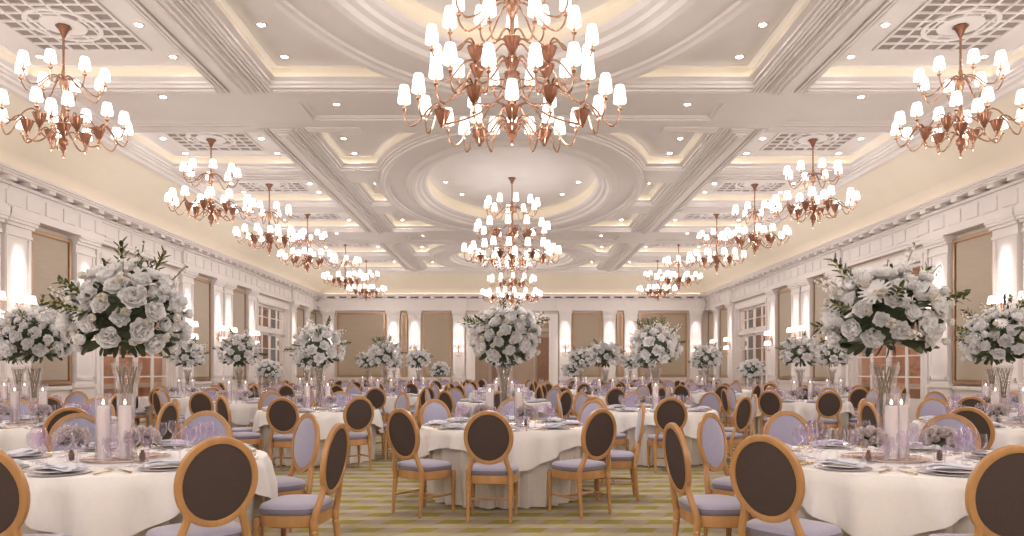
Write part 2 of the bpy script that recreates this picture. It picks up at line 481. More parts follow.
b.box(-HW - .25, -1.9, Y1, Y1 + .25, 0, 6.4, M['wallback']); b.box(1.9, HW + .25, Y1, Y1 + .25, 0, 6.4, M['wallback'])
b.box(-1.9, 1.9, Y1, Y1 + .25, 3.95, 6.4, M['wallback'])
struct('wall_back', b, 'far end wall with tan panels and a central doorway', 'wall')
b = MB(); b.box(-HW - .25, HW + .25, Y0 - .25, Y0, 0, 6.4, M['wallback'])
struct('wall_front', b, 'plain ivory wall closing the near end of the ballroom', 'wall')
# foyer through the far doorway
b = MB()
b.box(-5, 5, 41.0, 41.2, 0, 5.0, M['foyer'])
b.box(-5.2, -5, Y1 + .25, 41.2, 0, 5.0, M['foyer']); b.box(5, 5.2, Y1 + .25, 41.2, 0, 5.0, M['foyer'])
b.box(-5.2, 5.2, Y1 + .25, 41.2, 4.6, 5.0, M['cove'])
for x in (-2.5, -1.25, 0, 1.25, 2.5): b.box(x - .06, x + .06, 40.9, 41.02, 0, 4.4, M['wallback'])
b.box(-5, 5, 40.85, 41.02, 3.5, 3.7, M['wallback'])
b.box(1.42, 2.2, 40.92, 41.05, 0.3, 3.2, M['foyerdk']); b.box(-1.1, -.2, 40.92, 41.05, .3, 3.2, M['foyerdk'])
for x in (-2.0, 2.0): b.box(x - .8, x + .8, 37.6, 39.0, 4.57, 4.6, M['panel'])
struct('trim_foyer', b, 'rose marble foyer seen through the far doorway', 'foyer')

# one local frame for the three panelled walls: u along the wall, d out of it, z up
def frame_map(wall):
    if wall == 'left': return lambda u, d, z: (-HW + d, u, z)
    if wall == 'right': return lambda u, d, z: (HW - d, u, z)
    return lambda u, d, z: (u, Y1 - d, z)
def wbox(mb, fm, u0, u1, d0, d1, z0, z1, mat):
    a = fm(u0, d0, z0); c = fm(u1, d1, z1)
    mb.box(a[0], c[0], a[1], c[1], min(a[2], c[2]), max(a[2], c[2]), mat)

ordn = ['first', 'second', 'third', 'fourth', 'fifth', 'sixth', 'seventh', 'eighth', 'ninth', 'tenth', 'eleventh', 'twelfth']
wname = {'left': 'left wall', 'right': 'right wall', 'far': 'far wall'}
def pilaster(wall, u, w, idx):
    fm = frame_map(wall); b = MB(); h = w / 2
    wbox(b, fm, u - h, u + h, 0, .14, 0, .95, M['wall'])
    wbox(b, fm, u - h - .04, u + h + .04, 0, .18, 0, .16, M['wall'])
    wbox(b, fm, u - h - .03, u + h + .03, 0, .17, .95, 1.03, M['wall'])
    wbox(b, fm, u - h + .03, u + h - .03, 0, .13, 1.03, 3.92, M['wall'])
    for t in (-1, 1):      # raised edge strips leave a sunk face
        wbox(b, fm, u + t * (h - .07) - .035, u + t * (h - .07) + .035, .12, .155, 1.12, 3.84, M['wall'])
    wbox(b, fm, u - h + .07, u + h - .07, .12, .155, 1.12, 1.19, M['wall'])
    wbox(b, fm, u - h, u + h, 0, .16, 3.86, 3.92, M['wall'])
    wbox(b, fm, u - h + .02, u + h - .02, 0, .15, 3.92, 4.04, M['wall'])
    wbox(b, fm, u - h - .01, u + h + .01, 0, .20, 4.04, 4.10, M['wall'])
    wbox(b, fm, u - h - .03, u + h + .03, 0, .25, 4.10, 4.16, M['wall'])
    wbox(b, fm, u - h - .035, u + h + .035, 0, .28, 4.16, 4.21, M['wall'])
    struct('pilaster', b, 'white panelled pilaster, %s from the far end of the %s' % (ordn[idx], wname[wall]) if wall != 'far'
           else 'white panelled pilaster, %s from the left on the far wall' % ordn[idx], 'pilaster', group='wall pilasters')
    # the downlight tucked in the soffit above it
    L = bpy.data.lights.new('pilaster_downlight', 'SPOT'); L.energy = 380; L.spot_size = radians(30); L.spot_blend = 1.0
    L.shadow_soft_size = 0.03; L.color = (1.0, 0.92, 0.88)
    lo = bpy.data.objects.new('pilaster_downlight', L); COL.objects.link(lo)
    lo.location = fm(u, .50, 4.77)
    tgt = Vector(fm(u, .10, 1.2)); dvec = tgt - lo.location
    lo.rotation_euler = dvec.to_track_quat('-Z', 'Y').to_euler()

def panel(wall, u0, u1, label):
    fm = frame_map(wall); b = MB()
    z0, z1 = 1.03, 4.02
    wbox(b, fm, u0, u1, .0, .05, z0, z1 + .1, M['bronze'])
    e = .07
    wbox(b, fm, u0, u0 + e, .04, .09, z0, z1 + .1, M['bronze']); wbox(b, fm, u1 - e, u1, .04, .09, z0, z1 + .1, M['bronze'])
    wbox(b, fm, u0 + e, u1 - e, .04, .09, z1 + .02, z1 + .1, M['bronze']); wbox(b, fm, u0 + e, u1 - e, .04, .09, z0, z0 + e, M['bronze'])
    wbox(b, fm, u0 + e + .03, u1 - e - .03, .04, .065, z0 + e + .03, z1 - .01, M['silk'])
    struct('wall_panel', b, label, 'wall panel', group='tan fabric wall panels')
    b = MB()      # dado panel beneath
    wbox(b, fm, u0, u1, 0, .06, 0, .92, M['wall']); wbox(b, fm, u0 + .1, u1 - .1, .05, .085, .25, .8, M['wall'])
    wbox(b, fm, u0, u1, 0, .11, .92, 1.0, M['wall']); wbox(b, fm, u0, u1, 0, .1, 0, .15, M['wall'])
    struct('dado', b, label.replace('tan silk panel in bronze frame', 'white dado below the tan panel'), 'dado', group='white dados')

def sconce_proto():
    t = empty('wall_sconce'); tag(t, 'x', 'wall lamp')
    b = MB(); b.lathe([(0, -.16), (.035, -.12), (.045, -.02), (.05, .06), (.03, .13), (.012, .2), (0, .22)], 10, M['copper'], (0, -.02, 0))
    b.ball((0, -.05, -.14), .028, M['copper'])
    put('backplate', b, t)
    for z, sp in ((.30, .13), (-.06, .13)):
        for sx in (-1, 1):
            b = MB()
            b.tube(spline([(0, -.04, z - .22), (sx * .05, -.10, z - .28), (sx * .11, -.14, z - .25), (sx * sp, -.15, z - .16), (sx * sp, -.15, z - .06)], 4), .009, 6, M['copper'])
            b.lathe([(.02, 0), (.024, .02), (.012, .05)], 8, M['copper'], (sx * sp, -.15, z - .12))
            a = put('arm', b, t)
            b = MB(); b.lathe([(.088, -.075), (.06, .075)], 14, M['sconce_shade'], (sx * sp, -.15, z))
            put('lamp_shade', b, a)
    return t
SCONCE = Proto(sconce_proto)
def sconce(wall, u, label):
    fm = frame_map(wall)
    rz = {'left': pi / 2, 'right': -pi / 2, 'far': 0}[wall]
    SCONCE(fm(u, .155, EYE + 1.06), rz, label, 'wall sconces on the pilasters')

def door(wall, d, n, label):
    fm = frame_map(wall)
    t = empty('door_%d' % n, fm(d, 0, 0)); tag(t, label, 'door', 'glazed double doors', 'structure')
    inv = Vector(fm(d, 0, 0))
    def part(name, mb, smooth=False):
        mb.v = [tuple(Vector(p) - inv) for p in mb.v]; return put(name, mb, t, smooth=smooth)
    b = MB(); H = DHALF; W = M['wall']
    for s in (-1, 1):
        wbox(b, fm, d + s * H, d + s * (H + .24), 0, .10, 0, 4.12, W); wbox(b, fm, d + s * (H + .02), d + s * (H + .10), .1, .13, 0, 4.02, W)
        wbox(b, fm, d + s * H, d + s * (H - .06), -.2, .04, 0, DTOP, W)
    wbox(b, fm, d - H, d + H, 0, .10, DTOP, 4.12, W); wbox(b, fm, d - H, d + H, .1, .13, DTOP + .04, DTOP + .12, W)
    wbox(b, fm, d - H, d + H, -.14, .02, 2.80, 2.95, W)
    part('frame', b)
    gl = MB()
    def lattice(u0, u1, z0, z1, cols, rows, kick=0.0):
        b = MB(); s = .085
        wbox(b, fm, u0, u0 + s, -.10, -.05, z0, z1, W); wbox(b, fm, u1 - s, u1, -.10, -.05, z0, z1, W)
        wbox(b, fm, u0, u1, -.10, -.05, z0, z0 + s + kick, W); wbox(b, fm, u0, u1, -.10, -.05, z1 - s, z1, W)
        a0, a1, c0, c1 = u0 + s, u1 - s, z0 + s + kick, z1 - s
        for i in range(1, cols): 
            x = a0 + (a1 - a0) * i / cols; w = .06 if cols == 2 else .02
            wbox(b, fm, x - w, x + w, -.095, -.055, c0, c1, W)
        for j in range(1, rows):
            z = c0 + (c1 - c0) * j / rows; wbox(b, fm, a0, a1, -.09, -.06, z - .018, z + .018, W)
        if kick: wbox(b, fm, u0 + .12, u1 - .12, -.06, -.035, z0 + .1, z0 + kick - .02, W)
        wbox(gl, fm, a0, a1, -.078, -.074, c0, c1, M['pane'])
        return b
    m_ = (DHALF - .06)
    for s in (0, 1):
        u0, u1 = (d - m_, d - .01) if s == 0 else (d + .01, d + m_)
        p = part('leaf', lattice(u0, u1, .02, 2.80, 2, 4, .55))
        hb = MB(); uu = d + (-.07 if s == 0 else .07)
        hb.tube([Vector(fm(uu, -.02, z)) - inv for z in (1.0, 1.1, 1.2, 1.3)], .014, 6, M['gold'])
        put('handle', hb, p)
        part('transom', lattice(u0, u1, 2.95, DTOP, 2, 2))
    part('glazing', gl)

pil_idx = {}
for wall in ('left', 'right'):
    ps = []
    for d in DOORS:
        ps += [d - 4.70, d - 2.53, d + 2.53, d + 4.70]
    ps = sorted(p for p in ps if p > 8)
    for i, u in enumerate(reversed(ps)):
        pilaster(wall, u, .76, i)
        sconce(wall, u, 'twin-tiered copper wall sconce on the %s pilaster from the far end, %s' % (ordn[i], wname[wall]))
    k = 0
    spans = []
    for d in DOORS: spans += [(d - 4.29, d - 2.95), (d + 2.95, d + 4.29)]
    spans = [s for s in spans if s[0] > 8] + [(33.95, 35.1)]
    for i, (u0, u1) in enumerate(reversed(spans)):
        panel(wall, u0, u1, 'tan silk panel in bronze frame, %s from the far end of the %s' % (ordn[i], wname[wall]))
    for i, d in enumerate(DOORS[1:]):
        door(wall, d, i + (1 if wall == 'left' else 3), 'white glazed double doors, the %s pair on the %s' % ('nearer' if i == 0 else 'farther', wname[wall]))
fps = [(-8.82, .62), (-5.7, .66), (-4.68, .64), (-2.56, .62), (2.56, .62), (4.68, .64), (5.7, .66), (8.82, .62)]
for i, (u, w) in enumerate(fps):
    pilaster('far', u, w, i)
    sconce('far', u, 'twin-tiered copper wall sconce on the %s pilaster from left, far wall' % ordn[i])
for (u0, u1, nm) in ((-8.42, -6.1, 'broad outer left'), (-4.27, -2.95, 'narrow inner left'), (2.95, 4.27, 'narrow inner right'), (6.1, 8.42, 'broad outer right'), (-5.33, -5.05, 'slim left'), (5.05, 5.33, 'slim right')):
    panel('far', u0, u1, 'tan silk panel in bronze frame, the %s one on the far wall' % nm)
b = MB(); fm = frame_map('far')
for s in (-1, 1):
    wbox(b, fm, s * 1.78, s * 2.2, -.1, .10, 0, 4.05, M['wall']); wbox(b, fm, s * 1.95, s * 2.05, .1, .14, 0, 4.05, M['wall'])
wbox(b, fm, -1.78, 1.78, -.1, .10, 3.9, 4.05, M['wall'])
struct('door_5', b, 'white cased open doorway in the middle of the far wall', 'doorway')

# entablature: architrave, panelled frieze, modillions and cornice round three sides
n = 3
for wall in ('left', 'right', 'far'):
    fm = frame_map(wall); b = MB()
    u0, u1 = (Y0, Y1) if wall != 'far' else (-HW, HW)
    W = M['wall']
    wbox(b, fm, u0, u1, 0, .20, 4.21, 4.29, W); wbox(b, fm, u0, u1, 0, .23, 4.29, 4.34, W)
    wbox(b, fm, u0, u1, 0, .15, 4.34, 4.72, W)
    wbox(b, fm, u0, u1, 0, .19, 4.70, 4.75, W); wbox(b, fm, u0, u1, 0, .23, 4.75, 4.80, W)
    wbox(b, fm, u0, u1, .0, .46, 4.86, 4.90, W); wbox(b, fm, u0, u1, .0, .50, 4.90, 4.94, W); wbox(b, fm, u0, u1, .0, .54, 4.94, CORN, W)
    p = .57
    lo = 5.0 if wall != 'far' else -9.2
    k = 0
    segs = []
    if wall == 'far': segs = [(-9.2, -2.15), (2.15, 9.2)]
    else:
        for d in DOORS: segs += [(d - 5.12, d - 2.08), (d + 2.08, d + 5.12)]
    for s0, s1 in segs:                      # the entablature steps forward over pilasters and panels
        wbox(b, fm, s0, s1, .14, .24, 4.34, 4.80, W); wbox(b, fm, s0 - .02, s1 + .02, .2, .29, 4.21, 4.34, W)
        wbox(b, fm, s0, s1, .2, .30, 4.74, 4.80, W)
    while lo + p * k < u1 - .3:
        u = lo + p * k; k += 1
        fwd = any(s0 - .1 < u < s1 + .1 for s0, s1 in segs)
        d = .24 if fwd else .15
        wbox(b, fm, u - .20, u + .20, d - .01, d + .022, 4.39, 4.66, W)
        wbox(b, fm, u + p / 2 - .10, u + p / 2 + .10, .2, .44, 4.79, 4.86, W)
    struct('trim_%d' % n, b, 'white dentilled entablature and cornice along the %s' % wname[wall], 'cornice'); n += 1

# ------------------------------------------------------------------ lattice panels + downlights in the ceiling
def lattice_proto():
    t = empty('lattice_grille'); tag(t, 'x', 'ceiling grille')
    S = .84
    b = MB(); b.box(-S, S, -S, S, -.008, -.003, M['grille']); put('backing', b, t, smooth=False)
    b = MB()
    for i in range(-3, 5):
        p = (i - .5) * .236
        b.box(p - .021, p + .021, -S, S, -.03, -.004, M['tray']); b.box(-S, S, p - .021, p + .021, -.029, -.004, M['tray'])
    put('bars', b, t, smooth=False)
    b = MB()
    b.lathe([(.50, -.004), (.50, -.036), (.44, -.036), (.44, -.004)], 36, M['tray'])
    b.lathe([(.30, -.004), (.30, -.034), (.0, -.034)], 36, M['tray'])
    put('rosette', b, t, smooth=False)
    return t
LATT = Proto(lattice_proto)
def down_proto():
    t = empty('downlight'); tag(t, 'x', 'downlight')
    b = MB(); b.lathe([(.075, 0), (.075, -.012), (.052, -.014), (.052, 0)], 16, M['wall']); put('trim_ring', b, t)
    b = MB(); b.lathe([(.052, -.006), (0, -.006)], 16, M['down']); put('lens', b, t)
    return t
DOWN = Proto(down_proto)
rowname = ['nearest', 'second', 'third', 'fourth', 'fifth', 'farthest']
vis = [b for b in bays if b[0] > 10]
gnum = 0
for i, (yc, k) in enumerate(vis):
    for sx, sd in ((-1, 'left'), (1, 'right')):
        LATT((sx * 6.39, yc - .1, ZR - .001), 0, 'white square lattice with round rosette above the %s chandelier, %s row' % (rowname[i], sd), 'ceiling lattice panels')
        for xx, xn in ((5.33, 'inner'), (7.42, 'outer')):
            for dy, yn in ((-.08, 'nearer'), (.98 if half[yc] > 1.15 else .85, 'farther')):
                DOWN((sx * xx, yc + dy, ZR), 0, '%s %s downlight in coffer of the %s chandelier, %s row' % (yn, xn, rowname[i], sd), 'recessed ceiling downlights')
        for dy, yn in ((-.08, 'nearer'), (.98 if half[yc] > 1.15 else .85, 'farther')):
            DOWN((sx * 3.58, yc + dy, ZR), 0, '%s downlight in the %s oval-side tray level with the %s side chandelier' % (yn, sd, rowname[i]), 'recessed ceiling downlights')
for y, nm, h in ((12.45, 'nearer', .07), (24.9, 'farther', .07)):
    for sx, sd in ((-1, 'left'), (1, 'right')):
        DOWN((sx * 6.0, y + .1, ZB + h), 0, '%s outer downlight in the %s wide cross beam' % (sd, nm), 'recessed ceiling downlights')
        DOWN((sx * 3.1, y + (.45 if y < 20 else .5), ZB + h), 0, '%s inner downlight in the %s wide cross beam' % (sd, nm), 'recessed ceiling downlights')
for j, (c, a, bb, ao, bo) in enumerate(domes[1:]):
    for q, (fx, fy) in enumerate(((-.82, .1), (-.66, .45), (-.35, .75), (.82, .1), (.66, .45), (.35, .75))):
        DOWN((a * fx, c + bb * fy, ZB + .48), 0, '%s downlight from the %s rim inside the %s oval dome' % (ordn[q % 3], 'left' if fx < 0 else 'right', ('middle', 'far')[j]), 'recessed ceiling downlights')

# ------------------------------------------------------------------ chandeliers
def polar(a, r, z): return (r * cos(a), r * sin(a), z)
def arm_path(c0, a, r, z0, zs, drop=.13, rise=.05):
    """from c0=(x,y) at height z0 outwards along angle a by r, dipping and then rising to zs"""
    P = []
    for f, dz in ((0, 0), (.16, rise), (.38, rise * .3), (.62, -drop * .75), (.84, -drop), (.97, -drop * .45)):
        P.append((c0[0] + cos(a) * r * f, c0[1] + sin(a) * r * f, z0 + dz))
    P.append((c0[0] + cos(a) * r, c0[1] + sin(a) * r, max(z0 - drop * .1, zs - .06))); P.append((c0[0] + cos(a) * r, c0[1] + sin(a) * r, zs))
    return P
SHH = .158
def add_arm(t, c0, a, r, z0, zs, drop=.13, rise=.05, rad=.0105, sh=SHH):
    b = MB(); path = arm_path(c0, a, r, z0, zs, drop, rise)
    b.tube(spline(path, 4), rad, 6, M['copper'])
    e = path[-1]
    b.lathe([(.010, -.10), (.026, -.085), (.030, -.07), (.014, -.055), (.014, .02)], 8, M['copper'], e)
    o = put('arm', b, t)
    s = MB(); s.lathe([(.077, .0), (.073, sh * .3), (.062, sh * .75), (.050, sh)], 14, M['shade'], e)
    s.lathe([(.050, sh), (.02, sh + .004)], 14, M['shade'], e)
    put('lamp_shade', s, o)
def cup(t, x, y, z, k=1.0):
    b = MB()
    b.lathe([(.098 * k, .10), (.085 * k, .095), (.062 * k, .02), (.034 * k, -.05), (.018 * k, -.065), (.026 * k, -.08), (0.003, -.10)], 20, M['copperdk'], (x, y, z), flute=.17)
    put('fluted_cup', b, t)
def branch(t, a, r0, z0, r1, z1, dip, rad=.011):
    b = MB(); c, s = cos(a), sin(a)
    P = [(r0, z0), (r0 + (r1 - r0) * .2, z0 + .05), (r0 + (r1 - r0) * .45, z0 - dip * .5), (r0 + (r1 - r0) * .72, z0 - dip), (r1 * .97, (z0 - dip + z1) / 2 - .01), (r1, z1)]
    b.tube(spline([(c * r, s * r, z) for r, z in P], 4), rad, 6, M['copper']); put('branch', b, t)

def side_chandelier():
    t = empty('chandelier'); tag(t, 'x', 'chandelier')
    b = MB(); b.lathe([(0, 0), (.10, 0), (.105, -.02), (.07, -.05), (.045, -.10), (.03, -.14), (.02, -.16)], 16, M['copperdk'], flute=.08); put('ceiling_canopy', b, t)
    b = MB()
    b.lathe([(.016, -.14), (.016, -.62), (.03, -.66), (.02, -.70), (.045, -.76), (.06, -.82), (.035, -.90), (.02, -.95), (.02, -1.15), (.035, -1.22), (.05, -1.30), (.03, -1.36), (.02, -1.42)], 12, M['copper'])
    put('stem', b, t)
    for k in range(8):
        add_arm(t, (0, 0), 2 * pi * (k + .5) / 8, .53, -.80, -.72, .16, .07)
    cup(t, 0, 0, -1.50, 1.1)
    b = MB(); b.lathe([(.02, -1.58), (.06, -1.62), (.07, -1.66), (.035, -1.72), (.045, -1.755), (.02, -1.79), (0.004, -1.84)], 12, M['copperdk'], flute=.1)
    b.ball((0, 0, -1.86), .022, M['copper']); put('finial', b, t)
    for k in range(6):
        a = 2 * pi * k / 6 + pi / 6
        x, y = .44 * cos(a), .44 * sin(a)
        branch(t, a, .04, -1.55, .44, -1.60, .13)
        branch(t, a, .03, -1.36, .44, -1.44, .04, .009)
        cup(t, x, y, -1.50)
        for da in (-.62, .62):
            add_arm(t, (x, y), a + da, .43, -1.42, -1.36, .15, .07)
        add_arm(t, (x, y), a + pi * .93, .17, -1.42, -1.30, .05, .05, .008) if k % 2 == 0 else None
        b = MB(); b.ball((x, y, -1.625), .022, M['copper']); b.lathe([(.004, -1.70), (.018, -1.68), (.004, -1.65)], 8, M['copper'], (x, y, 0)); put('drop_ball', b, t)
    return t
SIDECH = Proto(side_chandelier)
for i, (yc, k) in enumerate(vis):
    for sx, sd in ((-1, 'left'), (1, 'right')):
        SIDECH((sx * 6.39, yc - .1, ZR - .037), .13 * sx + .2 * i, 'two-tier copper chandelier with lit shades, %s in the %s row' % (rowname[i], sd), 'copper chandeliers along both sides')
def hub_lamp(x, y, z, w, r):
    L = bpy.data.lights.new('chandelier_lamp', 'POINT'); L.energy = w; L.shadow_soft_size = r; L.color = (1, .92, .87)
    lo = bpy.data.objects.new('chandelier_lamp', L); COL.objects.link(lo); lo.location = (x, y, z)
for yc, k in vis:
    for sx in (-1, 1): hub_lamp(sx * 6.39, yc - .1, ZR - 2.25, 50, .25)
for yy in (8.6, 19.4, 30.3): hub_lamp(0, yy, ZB - 2.4, 125, .42)
# bare lamps added on the row lines, mostly behind the viewer, as fill
for yy in (6.85, 3.2, -1.6, -5.2, -9.0):
    for sx in (-1, 1):
        L = bpy.data.lights.new('near_fill_lamp', 'POINT'); L.energy = 95; L.shadow_soft_size = .5; L.color = (1, .93, .88)
        lo = bpy.data.objects.new('near_fill_lamp', L); COL.objects.link(lo); lo.location = (sx * 6.39, yy, ZR - 1.9)

def grand_chandelier():
    t = empty('grand_chandelier'); tag(t, 'x', 'chandelier')
    b = MB(); b.lathe([(0, 0), (.10, 0), (.105, -.02), (.07, -.05), (.045, -.10), (.03, -.14), (.02, -.16)], 16, M['copperdk'], flute=.08); put('ceiling_canopy', b, t)
    b = MB()
    b.lathe([(.018, -.14), (.018, -.60), (.04, -.66), (.03, -.72), (.07, -.80), (.08, -.86), (.04, -.95), (.028, -1.0), (.035, -1.2), (.06, -1.30), (.045, -1.38), (.07, -1.50), (.05, -1.58),
             (.05, -1.62), (.07, -1.70), (.06, -1.85), (.05, -2.0), (.045, -2.1), (.035, -2.14)], 14, M['copper'], flute=.08)
    put('stem', b, t)
    for k in range(10):
        add_arm(t, (0, 0), 2 * pi * (k + .5) / 10, .68, -.86, -.76, .18, .09, .012, .2)
    def tier(zc, rc, n, ph, arms, zsh, hubz):
        for k in range(n):
            a = 2 * pi * k / n + ph
            x, y = rc * cos(a), rc * sin(a)
            branch(t, a, .05, hubz, rc, zc - .08, .16, .013)
            branch(t, a, .05, hubz + .2, rc, zc + .07, .05, .010)
            cup(t, x, y, zc, 1.15)
            for da, rr in arms:
                add_arm(t, (x, y), a + da, rr, zc + .09, zsh, .16, .08, .012, .2)
    tier(-1.53, .48, 6, pi / 6, ((-.5, .50), (.5, .50)), -1.38, -1.50)
    tier(-2.17, .82, 6, 0, ((-.95, .41), (0, .45), (.95, .41)), -1.97, -2.02)
    cup(t, 0, 0, -2.12, 1.25); cup(t, 0, 0, -1.56, 1.1)
    b = MB(); b.lathe([(.03, -2.20), (.09, -2.24), (.095, -2.27), (.05, -2.33), (.06, -2.35), (.03, -2.40), (.004, -2.45)], 16, M['copperdk'], flute=.12)
    b.ball((0, 0, -2.27), .05, M['copper']); b.ball((0, 0, -2.45), .025, M['copper']); put('finial', b, t)
    for k in range(6):
        a = 2 * pi * k / 6 + pi / 6
        b = MB(); c, s = cos(a), sin(a)
        b.tube(spline([(c * r, s * r, z) for r, z in ((.04, -2.26), (.14, -2.20), (.26, -2.36), (.36, -2.34), (.40, -2.22))], 4), .010, 6, M['copper'])
        put('scroll', b, t)
        add_arm(t, (c * .06, s * .06), a, .44, -2.2, -2.10, .12, .05, .010, .2)
    return t
GRAND = Proto(grand_chandelier)
for y, nm, rz in ((8.6, 'nearest and largest-looking', 0), (19.4, 'middle', .15), (30.3, 'farthest', .3)):
    GRAND((0, y, ZB + .48), rz, 'three-tier copper chandelier hung from a ceiling oval, the %s one' % nm, 'three-tier chandeliers down the middle')
for yy in (-.5, -6.0):  # added fill lamps behind the viewer; no fixture hangs there
    L = bpy.data.lights.new('rear_fill_lamp', 'POINT'); L.energy = 230; L.shadow_soft_size = .8; L.color = (1, .93, .88)
    lo = bpy.data.objects.new('rear_fill_lamp', L); COL.objects.link(lo); lo.location = (0, yy, ZB - 2.0)

# ------------------------------------------------------------------ flowers
def petal(mb, mtx, L, W, t0, az, curl, cupz, mat, nu=4, nv=4):
    vs, fs = [], []
    ca, sa = cos(az), sin(az)
    for j in range(nv + 1):
        v = j / nv
        w = W * (0.35 + 0.65 * sin(pi * min(1, .12 + .62 * v))) * (1 - .45 * max(0, v - .75) / .25)
        for i in range(nu + 1):
            u = -1 + 2 * i / nu
            rad = L * (sin(t0) * v + curl * v * v) - cupz * u * u * W * .6
            z = L * (cos(t0) * v - curl * .5 * v * v) + cupz * u * u * W * .5
            tx = u * w
            vs.append(mtx @ Vector((ca * rad - sa * tx, sa * rad + ca * tx, z)))
    for j in range(nv):
        for i in range(nu):
            a = j * (nu + 1) + i; fs.append((a, a + 1, a + nu + 2, a + nu + 1))
    mb.add(vs, fs, mat)
I4 = Matrix.Identity(4)
def peony(r=.1, mat='petal', low=False, seed=0):
    rnd = random.Random(seed); b = MB()
    lay = ((5, .25, .55), (6, .55, .75), (8, .95, .95), (9, 1.25, 1.05)) if not low else ((4, .3, .6), (6, .75, .85), (7, 1.2, 1.05))
    nn = 2 if low else 4
    for n, t0, L in lay:
        ph = rnd.random() * 6
        for k in range(n):
            petal(b, I4, r * L * rnd.uniform(.9, 1.08), r * .46 * rnd.uniform(.9, 1.15), t0 + rnd.uniform(-.1, .1), ph + 2 * pi * k / n, -.18 + rnd.uniform(-.1, .1), .5, M[mat], nn, nn)
    b.ball((0, 0, r * .25), r * .26, M[mat], 8, 5)
    return b
def rose(r=.055, mat='petal', seed=0, low=False):
    rnd = random.Random(seed); b = MB(); nn = 2 if low else 3
    for n, t0, L in ((3, .05, .8), (4, .3, .9), (5, .65, 1.0), (6, 1.05, 1.1)) if not low else ((3, .1, .8), (4, .5, .95), (5, 1.0, 1.1)):
        ph = rnd.random() * 6
        for k in range(n): petal(b, I4, r * L, r * .6, t0, ph + 2 * pi * k / n, -.22, .7, M[mat], nn, nn)
    b.ball((0, 0, r * .3), r * .38, M[mat], 8, 5)
    return b
def gerbera(r=.085, low=False):
    b = MB()
    for n, t0, L, ph in ((16, 1.42, 1.0, 0), (16, 1.2, .85, .2), (12, .9, .55, .1)) if not low else ((10, 1.4, 1.0, 0), (8, 1.1, .8, .2)):
        for k in range(n): petal(b, I4, r * L, r * .14, t0, ph + 2 * pi * k / n, .05, .15, M['petal'], 2, 2)
    b.ball((0, 0, r * .08), r * .17, M['heart'], 8, 4, .6)
    return b
def stalk(h=.3, seed=0):
    rnd = random.Random(seed); b = MB()
    b.tube(spline([(0, 0, 0), (.01, 0, h * .4), (0, .01, h)], 3), .004, 4, M['stem'])
    n = 16
    for k in range(n):
        f = .3 + .7 * k / n; a = k * 2.4; rr = .034 * (1.2 - f) + .010
        c = Vector((rr * cos(a), rr * sin(a), h * f))
        for q in range(4):
            mt = Matrix.Translation(c) @ Matrix.Rotation(a, 4, 'Z') @ Matrix.Rotation(1.0, 4, 'Y')
            petal(b, mt, .030 * (1.35 - f), .015 * (1.4 - f), 1.1, q * pi / 2, 0, .3, M['petal'] if q else M['blush'], 2, 2)
    b.ball((0, 0, h), .008, M['stem'], 6, 4)
    return b
def sprig(h=.22, seed=0):
    rnd = random.Random(seed); b = MB()
    b.tube([(0, 0, 0), (.005, 0, h * .5), (0, .012, h)], .003, 4, M['twig'])
    for k in range(11):
        f = .35 + .65 * k / 11; a = k * 2.1; r = .028 * (1.3 - f)
        p = Vector((r * cos(a), r * sin(a), h * f))
        petal(b, Matrix.Translation(p * .6 + Vector((0, 0, h * f * .4))), .05, .012, .7, a, .1, .1, M['leaf'], 2, 2)
        b.ball(tuple(p), .0085, M['leaf2'] if k % 3 else M['twig'], 6, 4)
    return b
def leaf_mb(L, W, seed=0):
    b = MB(); petal(b, I4, L, W, .9, 0, .1, .25, M['leaf'], 2, 4); return b

def fib_dirs(n, zmin, zmax, ph=0.0):
    out = []
    for i in range(n):
        z = zmax + (zmin - zmax) * (i + .5) / n
        a = i * 2.399963 + ph; r = sqrt(max(0, 1 - z * z)); out.append(Vector((r * cos(a), r * sin(a), z)))
    return out
def aim(d, loc, roll=0.0):
    q = Vector(d).to_track_quat('Z', 'Y')
    return Matrix.Translation(loc) @ q.to_matrix().to_4x4() @ Matrix.Rotation(roll, 4, 'Z')

